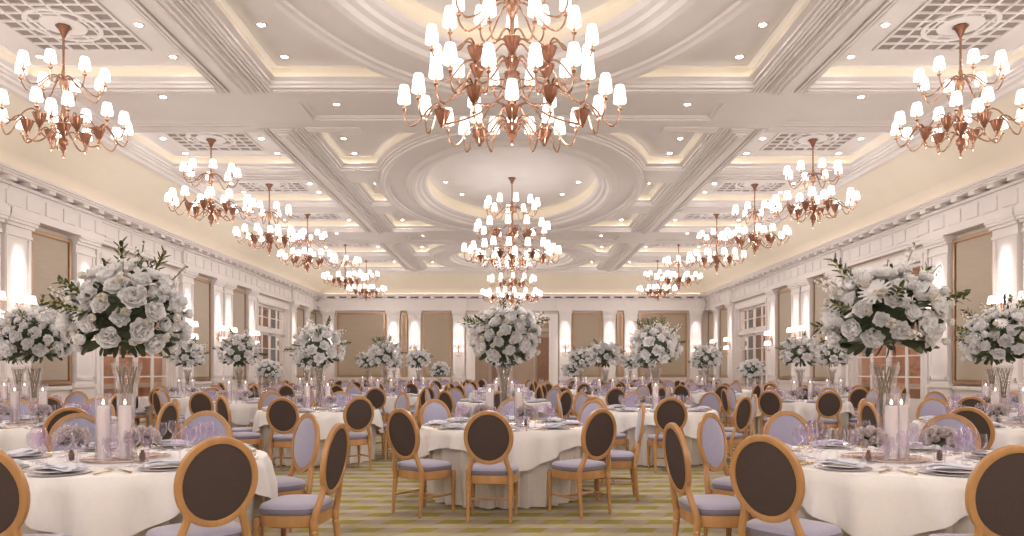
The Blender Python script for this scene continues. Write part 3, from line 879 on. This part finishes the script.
VH = .60     # vase height; the flower ball sits on top
def vase_mb(h=VH):
    b = MB(); k = h / .60
    out = [(.075, 0), (.078, .01), (.05, .03), (.044, .12 * k), (.046, .26 * k), (.056, .40 * k), (.074, .52 * k), (.094, .60 * k)]
    b.lathe(out, 20, M['vase'], cap0=True)
    b.lathe([(r - .006, z + .02) for r, z in out[3:]], 20, M['vase'])
    return b
def stems_mb(h, rnd):
    b = MB()
    for k in range(9):
        a = k * .7 + rnd.random() * .3
        b.tube([(.020 * cos(a + 2), .020 * sin(a + 2), h * .45), (.030 * cos(a + 1), .030 * sin(a + 1), h * .7), (.06 * cos(a), .06 * sin(a), h * .98)], .0045, 4, M['stem'])
    return b
def foliage_mb(c, rx, rz, n, rnd, low=False, droop=True):
    b = MB()
    dirs = fib_dirs(n, -.55, .95, 1.0)
    for d in dirs:
        p = Vector((d.x * rx, d.y * rx, d.z * rz)) * rnd.uniform(.5, .98) + c
        dd = (d + Vector((rnd.uniform(-.5, .5), rnd.uniform(-.5, .5), rnd.uniform(-.6, .3)))).normalized()
        petal(b, aim(dd, p, rnd.random() * 6), rnd.uniform(.07, .13), rnd.uniform(.013, .025), .35, rnd.random() * 6, .3, .3, M['leaf'], 2, 2 if low else 3)
    for k in range(n // 4):
        a = 2 * pi * k / (n // 4)
        p = Vector((cos(a) * rx * .6, sin(a) * rx * .6, -rz * .55)) + c
        petal(b, aim(Vector((cos(a), sin(a), -.45)), p, 0), .12, .022, .2, rnd.random() * 6, .25, .2, M['leaf'], 2, 3)
    b.ball(tuple(c), rx * .62, M['leaf'], 10, 6, rz / rx)
    if droop:
        for k in range(8):
            a = k * .8; petal(b, aim(Vector((cos(a) * .5, sin(a) * .5, -1)), c + Vector((cos(a) * .05, sin(a) * .05, -rz * .55)), 0), .11, .017, .15, a, .2, .2, M['leaf'], 2, 3)
    return b

def bouquet_plan(rnd, nP, nR, nG):
    C = Vector((0, 0, VH + .305)); rx, rz = .300, .285
    items = []
    dirs = fib_dirs(nP + nG, -.56, .97, rnd.random() * 6)
    order = list(range(len(dirs))); rnd.shuffle(order); gset = set(order[:nG])
    for i, d in enumerate(dirs):
        f = rnd.uniform(.88, 1.1)
        p = C + Vector((d.x * rx * f, d.y * rx * f, d.z * rz * f))
        items.append(('gerbera' if i in gset else 'peony', p, (d + Vector((0, -.05, .12))).normalized(), rnd.random() * 6, rnd.uniform(.72, 1.25)))
    for i, d in enumerate(fib_dirs(nR, -.5, .9, rnd.random() * 6)):
        f = rnd.uniform(1.05, 1.2)
        items.append(('rose', C + Vector((d.x * rx * f, d.y * rx * f, d.z * rz * f)), d, rnd.random() * 6, rnd.uniform(.7, 1.1)))
    for k in range(7):
        a = 2 * pi * (k + rnd.random() * .7) / 7; e = rnd.uniform(.25, 1.25)
        d = Vector((cos(a) * cos(e), sin(a) * cos(e), sin(e)))
        items.append(('flower_spike', C + Vector((d.x * rx, d.y * rx, d.z * rz)) * .75, d, a, rnd.uniform(.8, 1.1)))
    for k in range(9):
        a = 2 * pi * (k + rnd.random()) / 9; e = rnd.uniform(-.1, 1.35)
        d = Vector((cos(a) * cos(e), sin(a) * cos(e), sin(e)))
        items.append(('berry_sprig', C + Vector((d.x * rx, d.y * rx, d.z * rz)) * .88, d, a, rnd.uniform(.8, 1.15)))
    return C, rx, rz, items
HI = dict(peony=[peony(.086, 'petal', False, s).mesh('peony') for s in range(3)] , rose=[rose(.052, m, s).mesh('rose') for s, m in ((0, 'petal'), (1, 'petal2'))],
          gerbera=[gerbera().mesh('gerbera')], flower_spike=[stalk(.30, 1).mesh('flower_spike')], berry_sprig=[sprig(.24, 1).mesh('berry_sprig')])
LO = dict(peony=peony(.095, 'petal', True, 3), rose=rose(.062, 'petal', 1, True), gerbera=gerbera(.09, True), flower_spike=stalk(.28, 1), berry_sprig=sprig(.2, 1))

def bouquet_near(seed):
    rnd = random.Random(seed)
    t = empty('flower_arrangement'); tag(t, 'x', 'flower arrangement')
    put('vase', vase_mb(), t); put('stems', stems_mb(VH, rnd), t)
    C, rx, rz, items = bouquet_plan(rnd, 48, 54, 4)
    put('foliage', foliage_mb(C, rx, rz, 110, rnd), t)
    for kind, p, d, roll, s in items:
        me = rnd.choice(HI[kind])
        o = bpy.data.objects.new(kind, me); COL.objects.link(o); o.parent = t
        o.matrix_local = aim(d, p, roll) @ Matrix.Scale(s, 4)
    return t
def bouquet_far(seed, low_form=False):
    def fn():
        rnd = random.Random(seed)
        t = empty('flower_arrangement'); tag(t, 'x', 'flower arrangement')
        dz = -.32 if low_form else 0.0
        put('vase', vase_mb(VH + dz), t); put('stems', stems_mb(VH + dz, rnd), t)
        C, rx, rz, items = bouquet_plan(rnd, 34, 26, 2)
        fo = MB(); fo.merge(foliage_mb(C, rx, rz, 34, rnd, True)); bl = MB()
        for kind, p, d, roll, s in items:
            if low_form and kind in ('flower_spike', 'berry_sprig') and d.z > .6: continue
            (fo if kind == 'berry_sprig' else bl).merge(LO[kind], aim(d, p, roll) @ Matrix.Scale(s, 4))
        for mb in (fo, bl): mb.v = [(x, y, z + dz) for x, y, z in mb.v]
        put('foliage', fo, t); put('blossoms', bl, t)
        return t
    return fn
FAR = [Proto(bouquet_far(s)) for s in (11, 12, 13)]
LOWF = Proto(bouquet_far(21, True))

# ------------------------------------------------------------------ chairs
SW, SD = .235, .20
def chair_parts():
    P = {}
    def outline(k, n=36):
        pts = []
        for i in range(n):
            a = 2 * pi * i / n; c, s = cos(a), sin(a)
            x = SW * k * (abs(c) ** .55) * (1 if c > 0 else -1); y = SD * k * (abs(s) ** .55) * (1 if s > 0 else -1)
            x *= 1 - .08 * (y < 0) * abs(y) / SD
            pts.append((x, y))
        return pts
    def stack(prof, mat):
        b = MB(); n = 36; vs, fs = [], []
        for k, z in prof:
            vs += [(x, y, z) for x, y in outline(k)]
        for j in range(len(prof) - 1):
            for i in range(n): fs.append((j * n + i, j * n + (i + 1) % n, (j + 1) * n + (i + 1) % n, (j + 1) * n + i))
        fs.append(tuple(range(n - 1, -1, -1))); fs.append(tuple((len(prof) - 1) * n + i for i in range(n)))
        b.add(vs, fs, mat); return b
    P['seat'] = stack([(.97, .405), (1.0, .415), (1.012, .43), (1.0, .447)], M['shaded_lavender'])
    P['seat'].merge(stack([(1.0, .446), (.975, .459), (.92, .468), (.75, .475), (.4, .48)], M['lavender']))
    P['seat_frame'] = stack([(.93, .328), (.985, .336), (1.0, .37), (.99, .406)], M['oak'])
    # back: an oval ring leaning back, lavender in front and taupe behind
    lean = .14
    def bp(u, w, d=0.0):         # u across, w up the back plane, d out of its rear face
        return (u, -.225 - w * sin(lean) - d * cos(lean), .505 + w * cos(lean) - d * sin(lean))
    RX, RZ, W0 = .200, .222, .24
    b = MB(); n = 40
    cs = [(-.028, -.015), (.028, -.015), (.032, .0), (.026, .013), (.0, .018), (-.026, .013), (-.032, 0)]
    vs, fs = [], []
    for i in range(n):
        a = 2 * pi * i / n
        for (q, d) in cs:
            vs.append(bp((RX - .002 + q * .62) * sin(a), W0 + (RZ - .002 + q * .62) * cos(a), d))
    m_ = len(cs)
    for i in range(n):
        for j in range(m_): fs.append((i * m_ + j, i * m_ + (j + 1) % m_, ((i + 1) % n) * m_ + (j + 1) % m_, ((i + 1) % n) * m_ + j))
    b.add(vs, fs, M['oak']); P['back_frame'] = b
    def disc(d0, bulge, mat):
        b = MB(); rings = 6; n = 40; vs = [bp(0, W0, d0 + bulge)]; fs = []
        for k in range(1, rings + 1):
            f = k / rings
            for i in range(n):
                a = 2 * pi * i / n
                vs.append(bp((RX - .012) * f * sin(a), W0 + (RZ - .012) * f * cos(a), d0 + bulge * (1 - f ** 2.4)))
        for i in range(n): fs.append((0, 1 + i, 1 + (i + 1) % n))
        for k in range(rings - 1):
            for i in range(n): fs.append((1 + k * n + i, 1 + k * n + (i + 1) % n, 1 + (k + 1) * n + (i + 1) % n, 1 + (k + 1) * n + i))
        b.add(vs, fs, mat); return b
    P['back_cushion'] = disc(-.006, -.030, M['lavender'])
    P['back_panel'] = disc(.006, .010, M['taupe'])
    def stile(s):
        b = MB()
        pts = spline([(s * .185, -.185, .33), (s * .185, -.20, .42), (s * .165, -.218, .49), bp(s * .145, .055, .0), bp(s * .150, .10, .0)], 4)
        n = len(pts); b.tube(pts, [.024 - .004 * i / n for i in range(n)], 8, M['oak']); return b
    P['stile'] = [stile(-1), stile(1)]
    def leg(x, y, splay):
        b = MB()
        prof = [(.012, 0), (.015, .01), (.0155, .03), (.019, .20), (.024, .29), (.026, .30), (.02, .31), (.025, .32), (.026, .37), (.02, .39)]
        b.lathe([(r, z) for r, z in prof], 10, M['oak'], cap0=True)
        b.v = [(x + p[0], y + p[1] + splay * (1 - p[2] / .39), p[2]) for p in b.v]; return b
    P['leg'] = [leg(-.2, .185, 0), leg(.2, .185, 0), leg(-.185, -.185, -.035), leg(.185, -.185, -.035)]
    def bar(p, q):
        b = MB(); b.tube([p, ((p[0] + q[0]) / 2, (p[1] + q[1]) / 2, p[2]), q], [.009, .012, .009], 6, M['oak']); return b
    P['stretcher'] = [bar((-.198, .185, .17), (-.187, -.2, .17)), bar((.198, .185, .17), (.187, -.2, .17)), bar((-.192, 0.0, .17), (.192, 0.0, .17))]
    return P
CP = chair_parts()
def chair_full():
    t = empty('dining_chair'); tag(t, 'x', 'chair')
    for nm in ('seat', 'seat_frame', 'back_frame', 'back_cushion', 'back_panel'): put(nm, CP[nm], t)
    for nm in ('stile', 'leg', 'stretcher'):
        for mb in CP[nm]: put(nm, mb, t)
    return t
def chair_far():
    t = empty('dining_chair'); tag(t, 'x', 'chair')
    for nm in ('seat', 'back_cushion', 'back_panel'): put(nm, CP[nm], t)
    b = MB(); b.merge(CP['back_frame']); [b.merge(x) for x in CP['stile']]; put('back_frame', b, t)
    b = MB(); b.merge(CP['seat_frame']); [b.merge(x) for x in CP['leg'] + CP['stretcher']]; put('seat_frame', b, t)
    return t
CHAIR, CHAIRF = Proto(chair_full), Proto(chair_far)

# ------------------------------------------------------------------ tables and what stands on them
TR, TH = .90, .745
def table_proto():
    t = empty('banquet_table'); tag(t, 'x', 'table')
    b = MB(); b.lathe([(0, .70), (TR - .03, .70), (TR - .02, .71), (TR - .02, .732), (TR - .03, .738), (0, .738)], 48, M['skirt']); put('table_top', b, t)
    b = MB(); n = 180; vs, fs = [], []
    rows = [(.735, 0.0), (.70, .003), (.6, .011), (.45, .02), (.3, .03), (.15, .038), (.012, .044)]
    for z, amp in rows:
        base = .882 - .11 * (1 - z / .735)
        for i in range(n):
            a = 2 * pi * i / n
            w = sin(a * 26 + 1.5 * sin(a * 3)) + .5 * sin(a * 41 + 2 * sin(a * 2))
            r = base + amp * w
            vs.append((r * cos(a), r * sin(a), z))
    for j in range(len(rows) - 1):
        for i in range(n): fs.append((j * n + i, (j + 1) * n + i, (j + 1) * n + (i + 1) % n, j * n + (i + 1) % n))
    b.add(vs, fs, M['skirt']); put('skirt', b, t); t.scale = (.965, .965, 1)
    return t
TABLE = Proto(table_proto)
def cloth_proto():
    b = MB(); n = 160; vs, fs = [], []
    cols = [0, .3, .6, .8, .875, .893, .903, None, None, None, None, None]
    nd = 6
    for j in range(6 + nd + 1):
        for i in range(n):
            a = 2 * pi * i / n
            c, s = abs(cos(a)), abs(sin(a)); pw = 4.0
            dmax = 1.05 / (c ** pw + s ** pw) ** (1 / pw)
            if j <= 5:
                r = (.0005, .3, .6, .8, .878, .897)[j]; z = TH + (0, 0, 0, 0, 0, -.003)[j]
            else:
                f = (j - 5) / (nd + 1); drop = (dmax - .90) * f
                wv = sin(a * 17 + 1.2 * sin(2 * a)) * .6 + .4 * sin(a * 29 + 1.5 * sin(3 * a))
                r = .918 + .046 * wv * min(1, drop / .2) + .012 * f; z = TH - .012 - drop
            vs.append((r * cos(a), r * sin(a), z))
    for j in range(6 + nd):
        for i in range(n): fs.append((j * n + i, (j + 1) * n + i, (j + 1) * n + (i + 1) % n, j * n + (i + 1) % n))
    b.add(vs, fs, M['cloth'])
    o = put('tablecloth', b); o.scale = (.965, .965, 1); return tag(o, 'x', 'tablecloth')
CLOTH = Proto(cloth_proto)
ZT = TH + .001
def plate_proto():
    t = empty('dinner_plate'); tag(t, 'x', 'plate')
    b = MB(); b.lathe([(0, .001), (.12, .001), (.155, .006), (.158, .009), (.15, .0095), (.10, .007), (0, .006)], 32, M['silver']); put('charger', b, t)
    b = MB(); b.lathe([(0, .010), (.07, .010), (.125, .022), (.122, .025), (.075, .016), (0, .015)], 32, M['china']); put('plate', b, t)
    return t
PLATE = Proto(plate_proto)
def napkin_proto():
    b = MB(); nu, nv = 10, 8; vs, fs = [], []
    for lay, (w, l, z0, tw) in enumerate(((.085, .12, .036, 0), (.072, .11, .042, .25), (.05, .095, .048, -.2))):
        base = len(vs)
        for side in (0, 1):
            for j in range(nv + 1):
                for i in range(nu + 1):
                    u = -1 + 2 * i / nu; v = -1 + 2 * j / nv
                    z = z0 + .004 * cos(u * 2.2) + .0035 * sin(v * 5 + u * 3 + lay) - .003 * u * u
                    if side: z -= .004
                    x, y = u * l * (1 - .12 * v), v * w * (1 + .15 * sin(u * 3))
                    vs.append((x * cos(tw) - y * sin(tw), x * sin(tw) + y * cos(tw), z + (.004 if z < .012 else 0)))
        for side in (0, 1):
            o = base + side * (nu + 1) * (nv + 1)
            for j in range(nv):
                for i in range(nu):
                    q = o + j * (nu + 1) + i; fs.append((q, q + 1, q + nu + 2, q + nu + 1))
        o2 = base + (nu + 1) * (nv + 1)
        for j in range(nv):
            for i in (0, nu):
                q = base + j * (nu + 1) + i; fs.append((q, q + nu + 1, q + nu + 1 + (nu + 1) * (nv + 1), q + (nu + 1) * (nv + 1)))
        for i in range(nu):
            for j in (0, nv):
                q = base + j * (nu + 1) + i; fs.append((q, q + 1, q + 1 + (nu + 1) * (nv + 1), q + (nu + 1) * (nv + 1)))
    b.add(vs, fs, M['napkin']); return tag(put('napkin', b), 'x', 'napkin')
NAPKIN = Proto(napkin_proto)
def fork_proto():
    b = MB(); b.tube([(0, -.10, .006), (0, -.05, .005), (0, .03, .007)], [.006, .0045, .003], 6, M['gold'])
    b.box(-.011, .011, .03, .05, .005, .009, M['gold'])
    for x in (-.009, -.003, .003, .009): b.box(x - .0016, x + .0016, .05, .095, .005, .008, M['gold'])
    return tag(put('fork', b), 'x', 'fork')
def knife_proto():
    b = MB(); b.tube([(0, -.11, .006), (0, -.06, .006), (0, 0, .006)], [.007, .006, .005], 6, M['gold'])
    b.add([(-.004, 0, .003), (.008, 0, .003), (.009, .08, .003), (-.004, .11, .003), (-.004, 0, .007), (.008, 0, .007), (.009, .08, .006), (-.004, .11, .005)],
          [(0, 3, 2, 1), (4, 5, 6, 7), (0, 1, 5, 4), (1, 2, 6, 5), (2, 3, 7, 6), (3, 0, 4, 7)], M['gold'])
    return tag(put('knife', b), 'x', 'knife')
FORK, KNIFE = Proto(fork_proto), Proto(knife_proto)
GPROF = dict(
    wine_glass=[(.036, .002), (.034, .004), (.008, .010), (.004, .02), (.004, .10), (.010, .112), (.036, .135), (.049, .158), (.045, .195), (.038, .218)],
    water_goblet=[(.036, .002), (.034, .004), (.008, .010), (.005, .02), (.005, .07), (.012, .082), (.038, .105), (.046, .128), (.045, .16), (.042, .182)],
    white_wine_glass=[(.033, .002), (.031, .004), (.008, .010), (.004, .02), (.004, .10), (.009, .11), (.027, .13), (.033, .155), (.030, .19), (.027, .205)])
def glass_mb(kind, seg=16):
    b = MB(); pr = GPROF[kind]
    b.lathe(pr[:6], seg, M['glass'], cap0=True)
    b.lathe(pr[5:], seg, M['lilac'])
    return b
def glass_proto(kind):
    def fn(): 
        t = empty(kind); tag(t, 'x', 'glass'); pr = GPROF[kind]
        b = MB(); b.lathe(pr[:6], 16, M['glass'], cap0=True); put('stem', b, t)
        b = MB(); b.lathe(pr[5:], 16, M['lilac']); put('bowl', b, t)
        return t
    return fn
GLASS = {k: Proto(glass_proto(k)) for k in GPROF}
def candle_proto():
    t = empty('candle_holder'); tag(t, 'x', 'candle')
    b = MB(); b.lathe([(.05, .0), (.05, .01), (.046, .02), (.046, .42)], 20, M['vase'], cap0=True); b.lathe([(.042, .02), (.042, .42)], 20, M['vase']); put('glass_cylinder', b, t)
    b = MB(); b.lathe([(.036, .012), (.036, .335), (.032, .342), (.0, .338)], 18, M['wax'], cap0=True); b.tube([(0, 0, .338), (0, 0, .352)], .002, 5, M['twig']); c = put('candle', b, t)
    b = MB(); b.lathe([(.002, .348), (.007, .355), (.008, .361), (.005, .372), (.001, .384)], 10, M['flame']); put('flame', b, c)
    return t
CANDLE = Proto(candle_proto)
def rosecup_proto():
    rnd = random.Random(5)
    t = empty('rose_cup'); tag(t, 'x', 'rose cup'); t.scale = (1.0, 1.0, 1.0)
    b = MB(); b.lathe([(.035, 0), (.036, .004), (.03, .01), (.034, .05), (.042, .10), (.046, .115)], 16, M['vase'], cap0=True); put('glass_cup', b, t)
    b = MB()
    for k in range(6):
        z = .012 + k * .012; r = .026 * (1 - .1 * k)
        for q in range(7): petal(b, Matrix.Translation((0, 0, z)), r * 1.05, .011, 1.1, q * .9 + k * .5, 0, .2, M['cone'], 2, 2)
    b.ball((0, 0, .045), .017, M['cone'], 8, 5, 2.0); put('pine_cone', b, t)
    R = rose(.042, 'blush', 4); me = R.mesh('rose'); C = Vector((0, 0, .150))
    for d in fib_dirs(19, -.35, .98):
        o = bpy.data.objects.new('rose', me); COL.objects.link(o); o.parent = t
        o.matrix_local = aim(d, C + Vector((d.x * .062, d.y * .062, d.z * .038)), rnd.random() * 6)
    b = MB(); b.ball((0, 0, .148), .062, M['leaf'], 10, 6, .62)
    for k in range(7): petal(b, aim(Vector((cos(k * .9), sin(k * .9), -.2)), (cos(k * .9) * .04, sin(k * .9) * .04, .125)), .06, .016, .2, k, .2, .2, M['leaf'], 2, 2)
    put('leaves', b, t)
    return t
ROSECUP = Proto(rosecup_proto)
def rosecup_far_proto():
    t = empty('rose_cup'); tag(t, 'x', 'rose cup')
    b = MB(); b.lathe([(.035, 0), (.03, .01), (.034, .05), (.046, .115)], 10, M['vase'], cap0=True); put('glass_cup', b, t)
    b = MB(); R = rose(.042, 'blush', 4, True); C = Vector((0, 0, .150))
    for d in fib_dirs(12, -.3, .98): b.merge(R, aim(d, C + Vector((d.x * .062, d.y * .062, d.z * .038)), d.x * 9))
    b.ball((0, 0, .148), .06, M['leaf'], 8, 5, .6); put('roses', b, t)
    return t
ROSECUPF = Proto(rosecup_far_proto)
def tray_proto():
    b = MB(); b.lathe([(0, 0), (.25, 0), (.262, .004), (.262, .012), (.25, .008), (0, .008)], 40, M['mirror']); return tag(put('mirror_tray', b), 'x', 'tray')
TRAY = Proto(tray_proto)

# (row, where, x, y, arrangement, cloth turn)
T = [
    (1, 'left', -2.51, 4.76, 'near', -70), (1, 'right', 2.43, 4.76, 'near', -120),
    (2, 'left', -5.17, 7.9, 'near', -60), (2, 'centre', -.08, 7.67, 'near', -80), (2, 'right', 5.32, 7.9, 'near', -100),
    (3, 'outer left', -7.3, 10.8, 'far', -40), (3, 'inner left', -2.84, 10.75, 'far', -75), (3, 'inner right', 2.11, 10.75, 'far', -60), (3, 'outer right', 7.1, 10.8, 'far', -100),
    (4, 'left', -5.01, 13.4, 'far', -65), (4, 'centre', -.15, 13.6, 'far', -85), (4, 'right', 5.45, 13.8, 'far', -95),
    (5, 'outer left', -7.2, 16.2, 'far', -70), (5, 'inner left', -2.85, 16.4, 'far', -80), (5, 'inner right', 2.1, 16.4, 'far', -60), (5, 'outer right', 7.15, 16.3, 'far', -110),
    (6, 'left', -5.4, 19.2, 'far', -70), (6, 'centre', -.25, 19.3, 'far', -80), (6, 'right', 5.13, 19.2, 'far', -100),
    (7, 'outer left', -7.35, 22.0, 'low', -70), (7, 'inner left', -2.83, 22.1, 'far', -60), (7, 'inner right', 2.08, 22.1, 'far', -90), (7, 'outer right', 7.15, 21.8, 'low', -80),
    (8, 'left', -4.95, 25.0, 'far', -70), (8, 'centre', -.3, 25.0, 'far', -90), (8, 'right', 4.6, 25.0, 'far', -80),
    (9, 'outer left', -7.3, 27.9, 'far', -70), (9, 'inner left', -2.76, 28.0, 'low', -80), (9, 'inner right', 2.3, 28.2, 'low', -60), (9, 'outer right', 7.2, 27.9, 'far', -80),
    (10, 'left', -5.0, 30.9, 'far', -70), (10, 'centre', -.3, 30.8, 'far', -70), (10, 'right', 5.0, 30.9, 'far', -80),
]
RW = ['', 'front', 'second', 'third', 'fourth', 'fifth', 'sixth', 'seventh', 'eighth', 'ninth', 'tenth']
SEATS = [(-90, 'near side'), (-45, 'near right'), (0, 'right side'), (45, 'far right'), (90, 'far side'), (135, 'far left'), (180, 'left side'), (225, 'near left')]
OVER = {(1, 'left', -45): (-45, 1.14), (1, 'left', 0): (2, 1.10, -9), (1, 'left', 45): (54, 1.13, -12), (1, 'right', 180): (178, 1.10, 9), (1, 'right', 135): (124, 1.13, 12),
        (1, 'left', -90): (-87.5, 1.14), (1, 'right', -90): (-94.5, 1.14),
        (1, 'right', 225): (219, 1.13), (2, 'centre', -45): (-51, 1.12), (2, 'centre', -90): (-95, 1.14), (2, 'centre', 225): (229, 1.13),
        (2, 'centre', 135): (127, 1.14), (2, 'centre', 0): (-4, 1.15), (3, 'inner left', -45): (-54, 1.14), (3, 'inner left', -90): (-94, 1.14)}
stuff = MB()
GL_LOW = {k: glass_mb(k, 7) for k in GPROF}
jr = random.Random(3)
nglass = 0
for ti, (row, where, tx, ty, arr, turn) in enumerate(T):
    tn = '%s table, %s row' % (where, RW[row])
    TABLE((tx, ty, 0), jr.random() * 6, 'round banquet table in floor-length ivory skirt, the %s' % tn, 'round banquet tables')
    CLOTH((tx, ty, 0), radians(turn - 45), 'white square cloth draped with hanging corners over the %s' % tn, 'white tablecloths')
    # centre of the table
    if arr == 'near':
        o = bouquet_near(30 + ti); o.location = (tx, ty, ZT + .009); o.rotation_euler = (0, 0, ti * 1.3)
        tag(o, 'tall white rose and peony bouquet in trumpet vase on the %s' % tn, group='white table bouquets')
    elif arr == 'low':
        LOWF((tx, ty, ZT), ti * 1.1, 'low dome of white flowers in short vase on the %s' % tn, 'white table bouquets')
    else:
        FAR[ti % 3]((tx, ty, ZT + (.009 if row <= 3 else 0)), ti * 1.1, 'tall white bouquet in trumpet vase on the %s' % tn, 'white table bouquets')
    zt = ZT
    if row <= 3:
        TRAY((tx, ty, ZT), 0, 'round rosy mirror tray under the bouquet of the %s' % tn, 'mirror trays')
        zt = ZT + .009
    if (row, where) == (1, 'left'): ca = [(-.06, -.17, 'left'), (.06, -.14, 'right')]
    elif (row, where) == (1, 'right'): ca = [(-.045, -.17, 'left'), (.045, -.12, 'right')]
    elif (row, where) == (3, 'inner right'): ca = [(-.03, -.18, 'left'), (.03, .18, 'right')]
    elif arr == 'low': ca = []
    else: ca = [(-.15, -.09, 'left'), (.15, -.09, 'right')]
    for dx, dy, nm in ca:
        CANDLE((tx + dx, ty + dy, zt), 0, 'white candle in glass cylinder, %s one on the %s' % (nm, tn), 'pillar candles in glass cylinders')
    if row <= 6:
        for dx, nm in ((-.22, 'left'), (.22, 'right')):
            RC = ROSECUP if row <= 2 else ROSECUPF
            dy = -.235
            RC((tx + dx, ty + dy, ZT), jr.random() * 6, 'pale roses in glass cup, %s of the pair on the %s' % (nm, tn), 'small rose cups')
    for k, (deg, sn) in enumerate(SEATS):
        jit = 0 if row <= 2 and deg in (-90, -45, 225) else jr.uniform(-4, 4)
        a = radians(deg + jit); rr = 1.14 + jr.uniform(0, .03)
        yaw = jr.uniform(-5, 5); ad = a
        if (row, where, deg) in OVER:
            ov = OVER[(row, where, deg)]; rr = ov[1]; a = radians(ov[0]); yaw = ov[2] if len(ov) > 2 else 0
        cx, cy = tx + rr * cos(a), ty + rr * sin(a)
        look = 'taupe-backed oval chair' if sin(a) < -.2 else ('oval lavender chair facing the camera' if sin(a) > .2 else 'oval chair seen from the side')
        C_ = CHAIR if row <= 4 else CHAIRF
        if (row, where, deg) != (2, 'centre', 180): C_((cx, cy, 0), a + pi / 2 + radians(yaw), '%s, %s of the %s' % (look, sn, tn), 'oval-back dining chairs')
        a = ad
        r = .70
        px, py = tx + r * cos(a), ty + r * sin(a)
        if row <= 6:
            PLATE((px, py, ZT), 0, 'silver-rimmed plate at the %s of the %s' % (sn, tn), 'place-setting plates')
            NAPKIN((px, py, ZT + .002), a + pi / 2 + jr.uniform(-.3, .3), 'folded pale napkin on plate, %s of the %s' % (sn, tn), 'folded napkins')
        if row <= 3:
            for off, pr, nm in ((.236, FORK, 'fork'), (-.236, KNIFE, 'knife')):
                aa = a + off / .7 * .95
                pr((tx + .70 * cos(aa), ty + .70 * sin(aa), ZT), a + pi / 2, 'gold %s beside the %s plate of the %s' % (nm, sn, tn), 'gold cutlery')
        for kind, da, gr, nm in (('wine_glass', .02, .485, 'large lilac-bowled wine glass'), ('water_goblet', -.19, .52, 'short lilac-bowled goblet'), ('white_wine_glass', .21, .47, 'slim lilac-bowled wine glass')):
            ga = a - .27 + da
            gx, gy = tx + gr * cos(ga), ty + gr * sin(ga)
            if row <= 4 and nglass < 300:
                nglass += 1
                GLASS[kind]((gx, gy, ZT), 0, '%s at the %s of the %s' % (nm, sn, tn), 'wine glasses on the nearer tables')
            else:
                stuff.merge(GL_LOW[kind], Matrix.Translation((gx, gy, ZT)))
tag(put('glassware', stuff), 'massed clear wine glasses glinting on the tables of the rear rows', 'glassware', kind='stuff')

# ------------------------------------------------------------------ camera and output
cam = bpy.data.cameras.new('camera'); co = bpy.data.objects.new('camera', cam); COL.objects.link(co)
co.location = (0, 0, EYE); co.rotation_euler = (pi / 2, 0, 0)
cam.sensor_width = 36; cam.lens = 36 * 730 / 1024; cam.shift_y = 103 / 1024; cam.clip_end = 200; cam.clip_start = .05
SC.camera = co
w = bpy.data.worlds.new('World'); SC.world = w; w.use_nodes = True
w.node_tree.nodes['Background'].inputs[0].default_value = (1, .94, .9, 1); w.node_tree.nodes['Background'].inputs[1].default_value = 0.1
SC.view_settings.view_transform = 'Standard'; SC.view_settings.look = 'None'
SC.view_settings.gamma = 1; SC.view_settings.exposure = 0.50
cy = SC.cycles
cy.use_denoising = True; cy.max_bounces = 10; cy.diffuse_bounces = 5; cy.glossy_bounces = 4; cy.transmission_bounces = 4; cy.transparent_max_bounces = 32
cy.caustics_reflective = False; cy.caustics_refractive = False; cy.sample_clamp_indirect = 6; cy.use_light_tree = True
print('TOP', sum(1 for o in SC.objects if o.parent is None), 'ALL', len(SC.objects))
